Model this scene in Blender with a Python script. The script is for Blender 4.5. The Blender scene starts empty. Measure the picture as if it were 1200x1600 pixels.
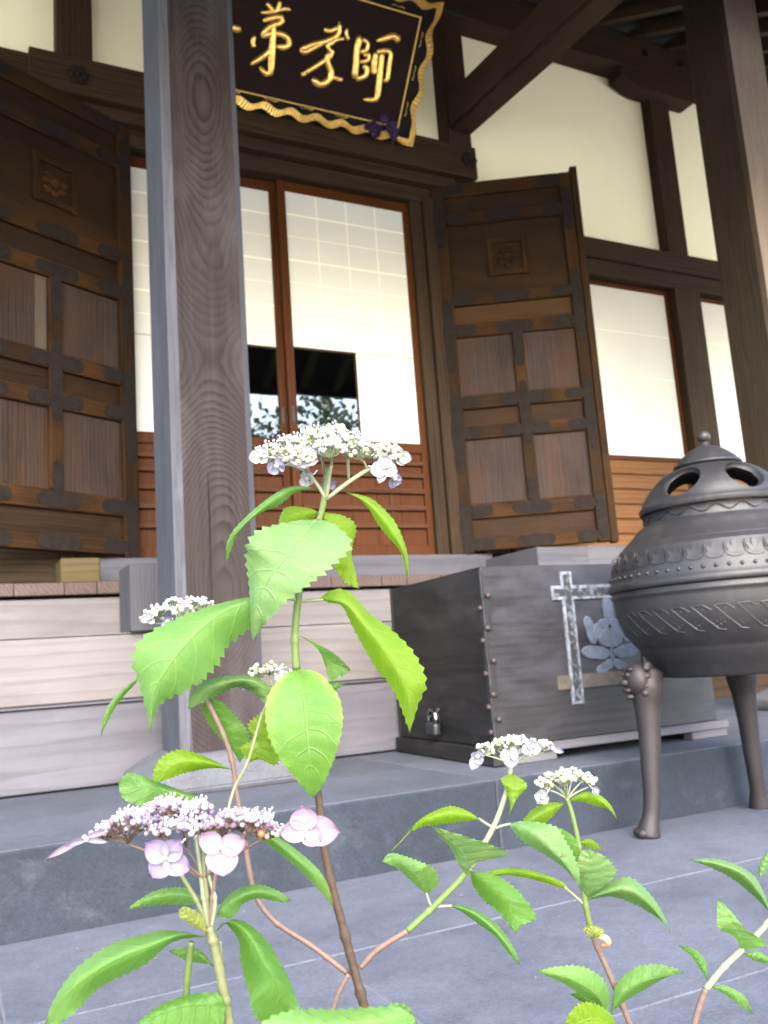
import bpy, bmesh, math, random
from mathutils import Vector, Matrix, Euler
random.seed(7)
PI = math.pi
R_ = math.radians
scene = bpy.context.scene
COL = scene.collection

# ------------------------------------------------------------------ camera, sky, sun, exposure
CR = Vector((0.8948072, -0.4410046, -0.0695344))
CU = Vector((-0.0118874, -0.1792281, 0.9837357))
CF = Vector((0.4462945, 0.8794272, 0.1656170))
FPX = 1389.27
cam = bpy.data.cameras.new('camera')
cam_o = bpy.data.objects.new('camera', cam)
COL.objects.link(cam_o)
cam_o.matrix_world = Matrix(((CR.x, CU.x, -CF.x, 0), (CR.y, CU.y, -CF.y, 0), (CR.z, CU.z, -CF.z, 0), (0, 0, 0, 1)))
cam.sensor_fit = 'VERTICAL'
cam.sensor_height = 24
cam.lens = FPX / 1600 * 24
cam.clip_start = 0.02
cam.clip_end = 600
cam.dof.use_dof = True
cam.dof.focus_distance = 0.72
cam.dof.aperture_fstop = 10
scene.camera = cam_o

world = bpy.data.worlds.new('World')
scene.world = world
world.use_nodes = True
wn = world.node_tree
bg = wn.nodes['Background']
sky = wn.nodes.new('ShaderNodeTexSky')
sky.sky_type = 'NISHITA'
sky.sun_disc = False
SUN_EL, SUN_AZ = R_(36), R_(196)          # azimuth measured clockwise from +Y
sky.sun_elevation = SUN_EL
sky.sun_rotation = SUN_AZ
sky.air_density = 1.0
sky.dust_density = 2.0
sky.ozone_density = 1.0
wn.links.new(sky.outputs[0], bg.inputs['Color'])
bg.inputs['Strength'].default_value = 0.15

sun = bpy.data.lights.new('sun', 'SUN')
sun.energy = 1.1
sun.angle = R_(65)
sun.color = (1.0, 0.99, 0.98)
sun_o = bpy.data.objects.new('sun', sun)
COL.objects.link(sun_o)
sd = Vector((math.sin(SUN_AZ) * math.cos(SUN_EL), math.cos(SUN_AZ) * math.cos(SUN_EL), math.sin(SUN_EL)))
sun_o.rotation_euler = sd.to_track_quat('Z', 'Y').to_euler()

scene.view_settings.view_transform = 'Standard'
scene.view_settings.look = 'None'
scene.view_settings.exposure = 3.3
scene.view_settings.gamma = 1
scene.view_settings.use_curve_mapping = False
scene.render.engine = 'CYCLES'
scene.cycles.use_denoising = True
scene.cycles.max_bounces = 8
scene.cycles.diffuse_bounces = 5
scene.cycles.glossy_bounces = 4
scene.cycles.transmission_bounces = 6
scene.cycles.transparent_max_bounces = 8
scene.cycles.caustics_reflective = False
scene.cycles.caustics_refractive = False


def P(x, y, d):
    """point seen at photograph pixel (x, y) at depth d metres"""
    return (CR * ((x - 600) / FPX) + CU * ((800 - y) / FPX) + CF) * d


# ------------------------------------------------------------------ materials
class NT:
    def __init__(s, name):
        s.m = bpy.data.materials.new(name)
        s.m.use_nodes = True
        s.t = s.m.node_tree
        s.b = s.t.nodes['Principled BSDF']
        s.out = s.t.nodes['Material Output']

    def n(s, typ, **kw):
        x = s.t.nodes.new(typ)
        for k, v in kw.items():
            setattr(x, k, v)
        return x

    def l(s, a, b):
        s.t.links.new(a, b)

    def val(s, v, sock):
        if hasattr(v, 'is_linked') or hasattr(v, 'links'):
            s.l(v, sock)
        else:
            sock.default_value = v

    def math(s, op, a, b=0.0, c=None, clamp=False):
        x = s.n('ShaderNodeMath', operation=op, use_clamp=clamp)
        s.val(a, x.inputs[0]); s.val(b, x.inputs[1])
        if c is not None:
            s.val(c, x.inputs[2])
        return x.outputs[0]

    def vmath(s, op, a, b):
        x = s.n('ShaderNodeVectorMath', operation=op)
        s.val(a, x.inputs[0]); s.val(b, x.inputs[1])
        return x.outputs[0]

    def mix(s, f, a, b, mode='MIX'):
        x = s.n('ShaderNodeMix', data_type='RGBA', blend_type=mode)
        s.val(f, x.inputs['Factor'])
        s.val(a if not isinstance(a, tuple) else (*a[:3], 1), x.inputs[6])
        s.val(b if not isinstance(b, tuple) else (*b[:3], 1), x.inputs[7])
        return x.outputs[2]

    def ramp(s, f, stops):
        x = s.n('ShaderNodeValToRGB')
        els = x.color_ramp.elements
        while len(els) < len(stops):
            els.new(0.5)
        for e, (p, c) in zip(els, stops):
            e.position = p
            e.color = (*c[:3], 1) if isinstance(c, tuple) else (c, c, c, 1)
        s.l(f, x.inputs[0])
        return x.outputs[0]

    def noise(s, v, scale, detail=3, rough=0.55, dist=0.0):
        x = s.n('ShaderNodeTexNoise')
        if v is not None:
            s.l(v, x.inputs['Vector'])
        x.inputs['Scale'].default_value = scale
        x.inputs['Detail'].default_value = detail
        x.inputs['Roughness'].default_value = rough
        x.inputs['Distortion'].default_value = dist
        return x.outputs['Fac']

    def coords(s, rand=True, amp=(7.3, 5.1, 3.7)):
        tc = s.n('ShaderNodeTexCoord').outputs['Object']
        if not rand:
            return tc
        r = s.n('ShaderNodeObjectInfo').outputs['Random']
        cx = s.n('ShaderNodeCombineXYZ')
        for i in range(3):
            s.l(s.math('MULTIPLY', r, amp[i]), cx.inputs[i])
        return s.vmath('ADD', tc, cx.outputs[0])

    def scaled(s, v, sc, rot=(0, 0, 0), loc=(0, 0, 0)):
        x = s.n('ShaderNodeMapping')
        x.inputs['Scale'].default_value = sc
        x.inputs['Rotation'].default_value = rot
        x.inputs['Location'].default_value = loc
        s.l(v, x.inputs['Vector'])
        return x.outputs[0]

    def bump(s, h, strength, dist=0.002, normal=None):
        x = s.n('ShaderNodeBump')
        x.inputs['Strength'].default_value = strength
        x.inputs['Distance'].default_value = dist
        s.l(h, x.inputs['Height'])
        if normal is not None:
            s.l(normal, x.inputs['Normal'])
        s.l(x.outputs[0], s.b.inputs['Normal'])
        return x.outputs[0]

    def set(s, color=None, rough=None, metal=None, spec=None):
        if color is not None:
            s.val(color if not isinstance(color, tuple) else (*color[:3], 1), s.b.inputs['Base Color'])
        if rough is not None:
            s.val(rough, s.b.inputs['Roughness'])
        if metal is not None:
            s.b.inputs['Metallic'].default_value = metal
        if spec is not None:
            s.b.inputs['Specular IOR Level'].default_value = spec
        return s.m


def wood(name, light, dark, axis='Z', ring=26, rough=0.65, dist=3.0, patch=0.35, long_scale=0.07, bump=0.25, rand=True, fibre=0.35, loc=(0.13, 0.17, 0.11), spec=0.08, stain=None, rings=0.4, rot=(0.04, 0.03, 0.05), dscale=1.2):
    """growth rings round a tilted pith, plus streaks and fibres drawn out along the board"""
    t = NT(name)
    c = t.coords(rand)
    i = 'XYZ'.index(axis)
    sc = [1, 1, 1]; sc[i] = long_scale
    rot = list(rot); rot[i] = 0
    v = t.scaled(c, sc, rot, loc)
    w = t.n('ShaderNodeTexWave', wave_type='RINGS', rings_direction=axis, wave_profile='SAW')
    t.l(v, w.inputs['Vector'])
    w.inputs['Scale'].default_value = ring * 3.5 / 6.2832
    w.inputs['Distortion'].default_value = dist * 2.2
    w.inputs['Detail'].default_value = 2.0
    w.inputs['Detail Scale'].default_value = dscale
    rg = t.ramp(w.outputs['Fac'], [(0.0, 0.75), (0.55, 0.55), (0.86, 0.05), (1.0, 0.7)])
    fs = [210, 210, 210]; fs[i] = 4
    f = t.noise(t.scaled(c, fs), 1.0, 3, 0.6)
    ms = [55, 55, 55]; ms[i] = 1.1
    m = t.noise(t.scaled(c, ms, (0, 0, 0), (1.7, 2.9, 0.3)), 1.0, 4, 0.65)
    big = t.noise(t.scaled(c, [2.5 if k != i else 1.0 for k in range(3)]), 1.6, 4, 0.6)
    rest = 1 - rings
    g = t.math('ADD', t.math('MULTIPLY', rg, rings), t.math('ADD', t.math('MULTIPLY', f, rest * fibre), t.math('MULTIPLY', m, rest * (1 - fibre))))
    col = t.ramp(g, [(0.22, dark), (0.68, light)])
    k = t.math('ADD', t.math('MULTIPLY', big, 2 * patch), 1 - patch)
    cc = t.n('ShaderNodeCombineColor')
    for q in range(3):
        t.l(k, cc.inputs[q])
    col = t.mix(1.0, col, cc.outputs[0], 'MULTIPLY')
    if stain:
        sn = t.noise(t.scaled(c, [3 if kk != i else 1.1 for kk in range(3)], (0, 0, 0), (4.2, 1.7, 8.1)), 1.3, 5, 0.65)
        col = t.mix(t.ramp(sn, [(0.48, 0.0), (0.72, stain[1])]), col, stain[0])
    t.set(col, rough, spec=spec)
    t.bump(t.math('ADD', f, t.math('MULTIPLY', rg, 0.25)), bump, 0.0006)
    return t.m


def cathedral(name, light, dark, worn):
    """flat-sawn face: growth rings cut at a changing depth along the length give nested arches and ovals"""
    t = NT(name)
    c = t.coords(False)
    sx = t.n('ShaderNodeSeparateXYZ'); t.l(c, sx.inputs[0])
    zc = t.n('ShaderNodeCombineXYZ'); t.l(sx.outputs[2], zc.inputs[2])
    h = t.noise(t.scaled(zc.outputs[0], (1, 1, 0.85), (0, 0, 0), (3.1, 0.7, 5.37)), 1.0, 1.0, 0.4)
    wob = t.noise(t.scaled(c, (2, 2, 0.9)), 1.6, 3, 0.6)
    wx = t.math('ADD', t.math('SUBTRACT', sx.outputs[0], 0.005), t.math('MULTIPLY', t.math('SUBTRACT', wob, 0.5), 0.10))
    depth = t.math('MULTIPLY', t.math('SUBTRACT', h, 0.12), 0.62)
    r = t.math('SQRT', t.math('ADD', t.math('MULTIPLY', wx, wx), t.math('MULTIPLY', depth, depth)))
    ph = t.math('FRACT', t.math('MULTIPLY', t.math('ADD', r, t.math('MULTIPLY', t.noise(t.scaled(c, (9, 9, 1.3)), 1.4, 3, 0.6), 0.012)), 118.0))
    rg = t.ramp(ph, [(0.0, 0.85), (0.5, 0.6), (0.82, 0.08), (0.93, 0.25), (1.0, 0.85)])
    f = t.noise(t.scaled(c, (230, 230, 4)), 1.0, 3, 0.6)
    m = t.noise(t.scaled(c, (26, 26, 0.7)), 1.0, 4, 0.65)
    big = t.noise(t.scaled(c, (3, 3, 1.1)), 1.5, 4, 0.6)
    pm = t.ramp(t.noise(t.scaled(c, (7, 7, 1.2), (0, 0, 0), (5.5, 1.1, 2.3)), 1.0, 3, 0.6), [(0.38, 0.12), (0.66, 1.0)])
    rg = t.math('ADD', 0.5, t.math('MULTIPLY', t.math('SUBTRACT', rg, 0.5), pm))
    g = t.math('ADD', t.math('MULTIPLY', rg, 0.40), t.math('ADD', t.math('MULTIPLY', f, 0.22), t.math('MULTIPLY', m, 0.38)))
    col = t.ramp(g, [(0.2, dark), (0.75, light)])
    col = t.mix(t.ramp(big, [(0.48, 0.0), (0.7, 0.75)]), col, worn, 'MIX')
    k = t.math('ADD', t.math('MULTIPLY', g, 1.1), 0.45)
    cc = t.n('ShaderNodeCombineColor')
    for q in range(3):
        t.l(k, cc.inputs[q])
    col = t.mix(0.6, col, cc.outputs[0], 'MULTIPLY')
    crk = t.noise(t.scaled(c, (34, 34, 0.55), (0, 0, 0), (0.3, 2.2, 7.1)), 1.0, 2, 0.5)
    col = t.mix(t.ramp(crk, [(0.24, 0.85), (0.30, 0.0)]), col, tuple(q * 0.35 for q in dark))
    t.set(col, 0.75, spec=0.08)
    t.bump(t.math('ADD', f, rg), 0.3, 0.0006)
    return t.m


def plain(name, color, rough=0.6, metal=0.0, nz=0.2, scale=6, bump=0.0, bscale=120, spec=0.4):
    t = NT(name)
    c = t.coords()
    n = t.noise(c, scale, 4, 0.6)
    k = t.math('ADD', t.math('MULTIPLY', n, 2 * nz), 1 - nz)
    cc = t.n('ShaderNodeCombineColor')
    for q in range(3):
        t.l(k, cc.inputs[q])
    t.set(t.mix(1.0, color, cc.outputs[0], 'MULTIPLY'), rough, metal, spec)
    if bump:
        t.bump(t.noise(c, bscale, 4, 0.6), bump, 0.002)
    return t.m


def stone(name, c1, c2, rough=0.75, speck=0.35, stain=0.25):
    t = NT(name)
    c = t.coords()
    big = t.noise(c, 2.2, 5, 0.6)
    mid = t.noise(c, 22, 4, 0.65)
    fine = t.math('ADD', t.math('MULTIPLY', t.noise(c, 260, 2, 0.6), 0.5), t.math('MULTIPLY', t.noise(t.scaled(c, (1, 1.6, 1.6), (0, 0, 0), (3, 1, 2)), 95, 3, 0.7), 0.5))
    col = t.mix(t.ramp(big, [(0.3, 0.0), (0.7, 1.0)]), c1, c2)
    k = t.math('ADD', t.math('ADD', t.math('MULTIPLY', t.math('SUBTRACT', fine, 0.5), speck * 5.2), t.math('MULTIPLY', t.math('SUBTRACT', mid, 0.5), stain * 2)), 1.0)
    cc = t.n('ShaderNodeCombineColor')
    for q in range(3):
        t.l(k, cc.inputs[q])
    col = t.mix(1.0, col, cc.outputs[0], 'MULTIPLY')
    oi = t.n('ShaderNodeObjectInfo').outputs['Random']
    dirt = t.noise(t.scaled(c, (1.4, 1.4, 1.4), (0, 0, 0), (9, 2, 4)), 2.0, 6, 0.7, 0.4)
    kd = t.math('MULTIPLY', t.math('ADD', t.math('MULTIPLY', oi, 0.22), 0.89), t.math('SUBTRACT', 1.12, t.math('MULTIPLY', t.ramp(dirt, [(0.42, 0.0), (0.7, 1.0)]), 0.32)))
    c3 = t.n('ShaderNodeCombineColor')
    for q in range(3):
        t.l(kd, c3.inputs[q])
    col = t.mix(1.0, col, c3.outputs[0], 'MULTIPLY')
    # pale scuffs
    sc = t.noise(t.scaled(c, (3, 9, 4)), 2.5, 6, 0.7, 0.6)
    col = t.mix(t.ramp(sc, [(0.54, 0.0), (0.78, 0.32)]), col, (0.075, 0.077, 0.086))
    t.set(col, rough, spec=0.2)
    t.bump(t.math('ADD', fine, t.math('MULTIPLY', mid, 2)), 0.3, 0.0012)
    return t.m


M = {}
for ax in 'XYZ':
    M['beam' + ax] = wood('dark_beam_wood_' + ax.lower(), (0.04212, 0.02608, 0.01444), (0.01404, 0.008423, 0.004813), ax, ring=32, patch=0.4)
    M['step' + ax] = wood('weathered_step_wood_' + ax.lower(), (0.1359, 0.123, 0.1204), (0.09632, 0.08514, 0.08342), ax, ring=30, patch=0.22, rough=0.8, fibre=0.5, stain=((0.07912, 0.07052, 0.07138), 0.6), spec=0.1)
    M['door' + ax] = wood('old_door_wood_' + ax.lower(), (0.030, 0.0150, 0.0062), (0.0075, 0.0036, 0.0017), ax, ring=38, patch=0.6, rough=0.75, stain=((0.062, 0.026, 0.0065), 0.75))
    M['cedar' + ax] = wood('orange_cedar_wood_' + ax.lower(), (0.06888, 0.02326, 0.006199), (0.03788, 0.01033, 0.002755), ax, ring=40, patch=0.3, rough=0.5)
    M['box' + ax] = wood('blackened_box_wood_' + ax.lower(), (0.0125, 0.0115, 0.0112), (0.0028, 0.0025, 0.0024), ax, ring=30, patch=0.75, rough=0.5, fibre=0.5, spec=0.25, long_scale=0.12, rings=0.25, stain=((0.03, 0.0285, 0.029), 0.8))
M['boxfront'] = wood('worn_bluish_box_wood', (0.01716, 0.01617, 0.01848), (0.00297, 0.002772, 0.003168), 'X', ring=30, patch=0.85, rough=0.45, fibre=0.45, spec=0.3, long_scale=0.12, rings=0.2, stain=((0.0396, 0.03828, 0.0462), 0.9))
M['riser'] = wood('grey_riser_wood', (0.086, 0.08256, 0.09288), (0.05848, 0.0559, 0.06364), 'X', ring=24, patch=0.28, rough=0.8, fibre=0.45, stain=((0.0473, 0.04472, 0.0516), 0.6), spec=0.1)
M['edge'] = wood('brown_floor_edge_wood', (0.08288, 0.06056, 0.05419), (0.04462, 0.03028, 0.0271), 'Y', ring=30, patch=0.3)
M['panel'] = wood('grey_brown_panel_wood', (0.046, 0.031, 0.025), (0.0125, 0.0076, 0.0056), 'Z', ring=46, patch=0.6, stain=((0.052, 0.021, 0.008), 0.75))
M['panelX'] = wood('dark_panel_wood', (0.02353, 0.01271, 0.006588), (0.007999, 0.004235, 0.002353), 'X', ring=40, patch=0.6, stain=((0.04706, 0.02117, 0.007059), 0.5))
M['orange_panel'] = wood('ochre_panel_wood', (0.05176, 0.02701, 0.01013), (0.02476, 0.01125, 0.004501), 'X', ring=40, patch=0.3)
M['rslat'] = wood('pale_orange_slat_wood', (0.1626, 0.07636, 0.02763), (0.104, 0.04064, 0.013), 'X', ring=40, patch=0.25, rough=0.55)
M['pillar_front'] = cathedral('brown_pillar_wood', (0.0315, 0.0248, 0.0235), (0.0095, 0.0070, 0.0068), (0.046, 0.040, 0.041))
M['pillar_side'] = wood('silvered_skylit_pillar_wood', (0.0629, 0.06375, 0.0748), (0.03825, 0.0391, 0.04675), 'Z', ring=60, patch=0.3, fibre=0.6, rough=0.85, stain=((0.0272, 0.02635, 0.0306), 0.6), spec=0.05)  # weathering plus the stronger skylight on this side, both in the colour
M['pillar_arris'] = wood('worn_skylit_arris', (0.068, 0.067, 0.074), (0.042, 0.041, 0.047), 'Z', ring=60, patch=0.3, fibre=0.6, rough=0.85, spec=0.05)  # chamfers likewise: wear and skylight together in the colour
M['pillar2_front'] = wood('lit_pillar_wood', (0.2166, 0.169, 0.1379), (0.1116, 0.08153, 0.06339), 'Z', ring=40, dist=4, patch=0.3, fibre=0.4, rough=0.7)
M['pillar2_side'] = wood('shaded_pillar_wood', (0.04145, 0.0296, 0.01931), (0.02221, 0.01494, 0.009269), 'Z', ring=40, dist=4, patch=0.3, fibre=0.4, rough=0.7)  # same wood as the lit front, with the side's shade put into the colour
M['plaster'] = plain('white_plaster', (0.90, 0.83, 0.58), 0.9, nz=0.05, scale=2.5, bump=0.05, bscale=60, spec=0.2)
M['paper'] = plain('shoji_paper', (0.55, 0.54, 0.475), 0.85, nz=0.05, scale=3, bump=0.05, bscale=90, spec=0.2)
M['kumiko'] = plain('paper_over_lattice', (0.80, 0.76, 0.60), 0.8, nz=0.05)
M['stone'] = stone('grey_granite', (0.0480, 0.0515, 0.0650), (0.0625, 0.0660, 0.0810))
M['stone_front'] = stone('shaded_blue_grey_granite', (0.0112, 0.0148, 0.0215), (0.0165, 0.0208, 0.0290), speck=0.4)  # same granite as the top; the front's shade is put into the colour
M['base_stone'] = stone('pale_base_granite', (0.05814, 0.05936, 0.06854), (0.0765, 0.07772, 0.0869))
M['grout'] = plain('pale_grout', (0.078, 0.078, 0.088), 0.9, nz=0.3, bump=0.2)
M['ground'] = plain('pale_bounce_ground', (0.62, 0.57, 0.47), 0.95, nz=0.25, scale=0.8, bump=0.3, bscale=30)  # unseen yard, its colour made this pale to bounce light onto the walls
M['soil'] = plain('planting_soil', (0.06, 0.042, 0.03), 0.95, nz=0.4, scale=20, bump=1.0, bscale=60)
M['iron'] = plain('dark_iron_fitting', (0.0165, 0.0125, 0.0105), 0.8, 0.0, nz=0.45, scale=25, bump=0.5, bscale=120, spec=0.05)
M['nail_rust'] = plain('rusty_stud', (0.028, 0.020, 0.018), 0.55, 0.3, nz=0.4, scale=40)
M['bar_cedar'] = wood('dark_cedar_bar_wood', (0.075, 0.03, 0.014), (0.035, 0.013, 0.007), 'X', ring=40, patch=0.3, rough=0.6)
M['nail'] = plain('worn_nail_head', (0.16, 0.14, 0.12), 0.5, 0.5, nz=0.3, scale=40)
M['black'] = plain('black_lacquer', (0.012, 0.012, 0.013), 0.35, nz=0.2)
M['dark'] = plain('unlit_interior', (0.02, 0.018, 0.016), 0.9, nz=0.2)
M['roofboard'] = wood('dark_roof_board', (0.025, 0.017, 0.011), (0.01, 0.0065, 0.0045), 'X', ring=30)
M['rafter'] = wood('dark_rafter_wood', (0.0585, 0.0405, 0.02475), (0.027, 0.018, 0.01125), 'Y', ring=30)
M['tile'] = plain('roof_tile', (0.08, 0.08, 0.085), 0.6, nz=0.2)
M['purple'] = plain('purple_cloth', (0.022, 0.010, 0.042), 0.85, nz=0.4, scale=25, bump=0.6, bscale=180)
M['chrome'] = plain('polished_steel', (0.30, 0.31, 0.31), 0.2, 1.0, nz=0.05)
M['bare'] = wood('bare_worn_wood', (0.085, 0.066, 0.048), (0.055, 0.04, 0.028), 'Z', ring=30)
M['steel_blue'] = plain('blued_steel', (0.03, 0.045, 0.06), 0.3, 0.8, nz=0.2)
M['yellow_wood'] = wood('pale_yellow_block_wood', (0.0726, 0.05544, 0.0264), (0.04752, 0.033, 0.0132), 'X', ring=30)
M['white_paint'] = plain('worn_pale_blue_paint', (0.30, 0.34, 0.41), 0.8, nz=0.45, scale=30, bump=0.3)
M['lotus_paint'] = plain('faded_blue_paint', (0.19, 0.235, 0.30), 0.8, nz=0.45, scale=26, bump=0.3)


def make_paint(name, col, under, lo, hi, sc=42):
    t = NT(name)
    c = t.coords()
    n = t.noise(c, sc, 5, 0.7)
    t.set(t.mix(t.ramp(n, [(lo, 0.0), (hi, 1.0)]), under, col), 0.8)
    t.bump(n, 0.4, 0.002)
    return t.m


M['white_paint'] = make_paint('worn_white_paint', (0.15, 0.165, 0.195), (0.03, 0.031, 0.035), 0.36, 0.62, 34)
M['lotus_paint'] = make_paint('faded_blue_paint', (0.072, 0.092, 0.125), (0.04, 0.046, 0.056), 0.3, 0.65, 30)
M['ochre_paint'] = make_paint('worn_ochre_paint', (0.065, 0.048, 0.035), (0.028, 0.027, 0.026), 0.3, 0.62, 30)


M['crest_dark'] = make_paint('flaked_crest_paint', (0.075, 0.082, 0.098), (0.010, 0.010, 0.0115), 0.50, 0.60, 34)


def make_bronze():
    t = NT('cast_bronze_patina')
    c = t.coords(False)
    big = t.noise(c, 5, 4, 0.6)
    fine = t.noise(c, 160, 3, 0.6)
    col = t.ramp(big, [(0.3, (0.0105, 0.0102, 0.0118)), (0.7, (0.019, 0.0178, 0.0188))])
    t.set(col, t.ramp(fine, [(0.2, 0.36), (0.8, 0.6)]), 0.15, 0.35)
    stk = t.noise(t.scaled(c, (9, 9, 1.6)), 2.2, 5, 0.7)
    col = t.mix(t.ramp(stk, [(0.52, 0.0), (0.74, 0.55)]), col, (0.036, 0.030, 0.026))
    rust = t.noise(c, 11, 6, 0.75)
    col = t.mix(t.ramp(rust, [(0.60, 0.0), (0.76, 0.5)]), col, (0.030, 0.014, 0.011))
    t.set(col)
    t.bump(t.math('ADD', fine, t.math('MULTIPLY', rust, 2.0)), 0.3, 0.0012)
    return t.m


M['bronze'] = make_bronze()
M['bronze_leg'] = plain('rusty_bronze_leg', (0.0125, 0.0088, 0.0092), 0.6, 0.1, nz=0.4, scale=14, bump=0.4, bscale=110)


def make_gold():
    t = NT('gold_leaf')
    c = t.coords(False)
    n = t.noise(c, 60, 3, 0.6)
    t.set(t.ramp(n, [(0.3, (0.62, 0.34, 0.055)), (0.7, (1.0, 0.70, 0.22))]), t.ramp(n, [(0.3, 0.42), (0.7, 0.28)]), 0.75)
    t.bump(n, 0.25, 0.002)
    return t.m


M['gold'] = make_gold()
M['old_gold'] = plain('tarnished_gold', (0.42, 0.27, 0.07), 0.5, 0.7, nz=0.35, scale=40)
M['board'] = wood('dark_red_signboard_wood', (0.0115, 0.0036, 0.0024), (0.0055, 0.0018, 0.0014), 'X', ring=40, patch=0.3, rough=0.55)
M['board_rim'] = plain('black_sign_border', (0.0055, 0.0045, 0.003), 0.6, nz=0.3, spec=0.08)


def make_glass():
    t = NT('window_glass')
    t.set((0.9, 0.95, 0.93), 0.02)
    g = t.n('ShaderNodeBsdfGlossy'); g.inputs['Roughness'].default_value = 0.01
    tr = t.n('ShaderNodeBsdfTransparent'); tr.inputs[0].default_value = (0.75, 0.8, 0.78, 1)
    fr = t.n('ShaderNodeFresnel'); fr.inputs[0].default_value = 1.9
    mx = t.n('ShaderNodeMixShader')
    t.l(fr.outputs[0], mx.inputs[0]); t.l(tr.outputs[0], mx.inputs[1]); t.l(g.outputs[0], mx.inputs[2])
    t.l(mx.outputs[0], t.out.inputs[0])
    return t.m


M['glass'] = make_glass()


def make_leaf(name, base, vein, trans, rough=0.42, tint=0.25, tmix=0.42, lat=7.0, rim=None):
    t = NT(name)
    uv = t.n('ShaderNodeUVMap').outputs[0]
    sx = t.n('ShaderNodeSeparateXYZ'); t.l(uv, sx.inputs[0])
    s = t.math('ABSOLUTE', t.math('SUBTRACT', t.math('MULTIPLY', sx.outputs[0], 2.0), 1.0))
    v = sx.outputs[1]
    mid = t.math('SUBTRACT', 1.0, t.math('DIVIDE', s, 0.042), clamp=True)
    ph = t.math('FRACT', t.math('SUBTRACT', t.math('MULTIPLY', v, lat), t.math('SUBTRACT', t.math('MULTIPLY', t.math('POWER', s, 1.25), 1.25), t.math('MULTIPLY', t.noise(uv, 3.0, 2, 0.5), 0.5))))
    dist = t.math('ABSOLUTE', t.math('SUBTRACT', ph, 0.5))
    latv = t.math('MULTIPLY', t.math('SUBTRACT', 1.0, t.math('DIVIDE', dist, 0.075), clamp=True), t.math('SUBTRACT', 0.75, t.math('MULTIPLY', s, 0.5)))
    tc = t.coords()
    net = t.n('ShaderNodeTexVoronoi', feature='DISTANCE_TO_EDGE'); t.l(tc, net.inputs['Vector']); net.inputs['Scale'].default_value = 260
    netm = t.math('MULTIPLY', t.math('SUBTRACT', 1.0, t.math('DIVIDE', net.outputs['Distance'], 0.12), clamp=True), 0.12)
    vm = t.math('MAXIMUM', t.math('MAXIMUM', mid, latv), netm)
    big = t.noise(tc, 28, 3, 0.6)
    oi = t.n('ShaderNodeObjectInfo').outputs['Random']
    k = t.math('ADD', t.math('MULTIPLY', big, 0.5), t.math('ADD', t.math('MULTIPLY', oi, tint), 0.75 - tint / 2))
    cc = t.n('ShaderNodeCombineColor')
    for q in range(3):
        t.l(k, cc.inputs[q])
    col = t.mix(1.0, base, cc.outputs[0], 'MULTIPLY')
    if rim:
        rf = t.math('MULTIPLY', t.ramp(s, [(0.7, 0.0), (1.0, 0.75)]), t.math('POWER', t.math('SUBTRACT', 1.0, v, clamp=True), 1.6), clamp=True)
        col = t.mix(rf, col, rim)
    col = t.mix(t.math('MULTIPLY', vm, 0.95), col, vein)
    spots = t.noise(tc, 130, 3, 0.6)
    rare = t.noise(tc, 22, 2, 0.5)
    sf = t.math('MULTIPLY', t.ramp(spots, [(0.66, 0.0), (0.72, 1.0)]), t.ramp(rare, [(0.5, 0.0), (0.62, 0.8)]))
    col = t.mix(sf, col, (0.07, 0.05, 0.015))
    blot = t.noise(tc, 60, 3, 0.6)
    col = t.mix(t.math('MULTIPLY', t.ramp(blot, [(0.45, 0.0), (0.75, 1.0)]), 0.35), col, tuple(min(1, q * w) for q, w in zip(base, (1.9, 1.35, 0.8))))
    t.set(col, rough + 0.14, spec=0.3)
    hb = t.math('ADD', t.math('MULTIPLY', vm, -1.0), t.math('MULTIPLY', big, 0.3))
    nb = t.bump(hb, 0.6, 0.0014)
    tl = t.n('ShaderNodeBsdfTranslucent')
    t.l(t.mix(vm, trans, tuple(min(1, q * 1.25) for q in trans)), tl.inputs[0])
    mx = t.n('ShaderNodeMixShader'); mx.inputs[0].default_value = tmix
    t.l(t.b.outputs[0], mx.inputs[1]); t.l(tl.outputs[0], mx.inputs[2])
    t.l(mx.outputs[0], t.out.inputs[0])
    return t.m


M['leaf'] = make_leaf('hydrangea_leaf', (0.07562, 0.1504, 0.0401), (0.1398, 0.2358, 0.06989), (0.1833, 0.3729, 0.04246), 0.42, tmix=0.48)
M['leaf_pale'] = make_leaf('pale_hydrangea_leaf', (0.07329, 0.1387, 0.04454), (0.1264, 0.1996, 0.07651), (0.1536, 0.2839, 0.05029), 0.42, tmix=0.42)
M['leaf_backlit'] = make_leaf('yellow_green_leaf', (0.09337, 0.168, 0.01046), (0.1643, 0.2315, 0.04109), (0.2465, 0.3735, 0.008963), 0.42, tmix=0.55)  # light shining through the leaf, put into its colour
M['leaf_dark'] = make_leaf('dark_hydrangea_leaf', (0.04878, 0.1217, 0.02009), (0.1116, 0.1952, 0.04649), (0.1561, 0.2977, 0.01808), 0.42, tmix=0.5)
M['leaf_rim'] = make_leaf('yellow_rimmed_leaf', (0.06569, 0.1507, 0.02472), (0.1313, 0.2164, 0.06182), (0.17, 0.3555, 0.02705), 0.42, tmix=0.45, rim=(0.2009, 0.2318, 0.02318))
M['leaf_yellow'] = make_leaf('yellowed_leaf', (0.1662, 0.2032, 0.04618), (0.2309, 0.2309, 0.09232), (0.2309, 0.254, 0.04618), 0.5)


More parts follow.
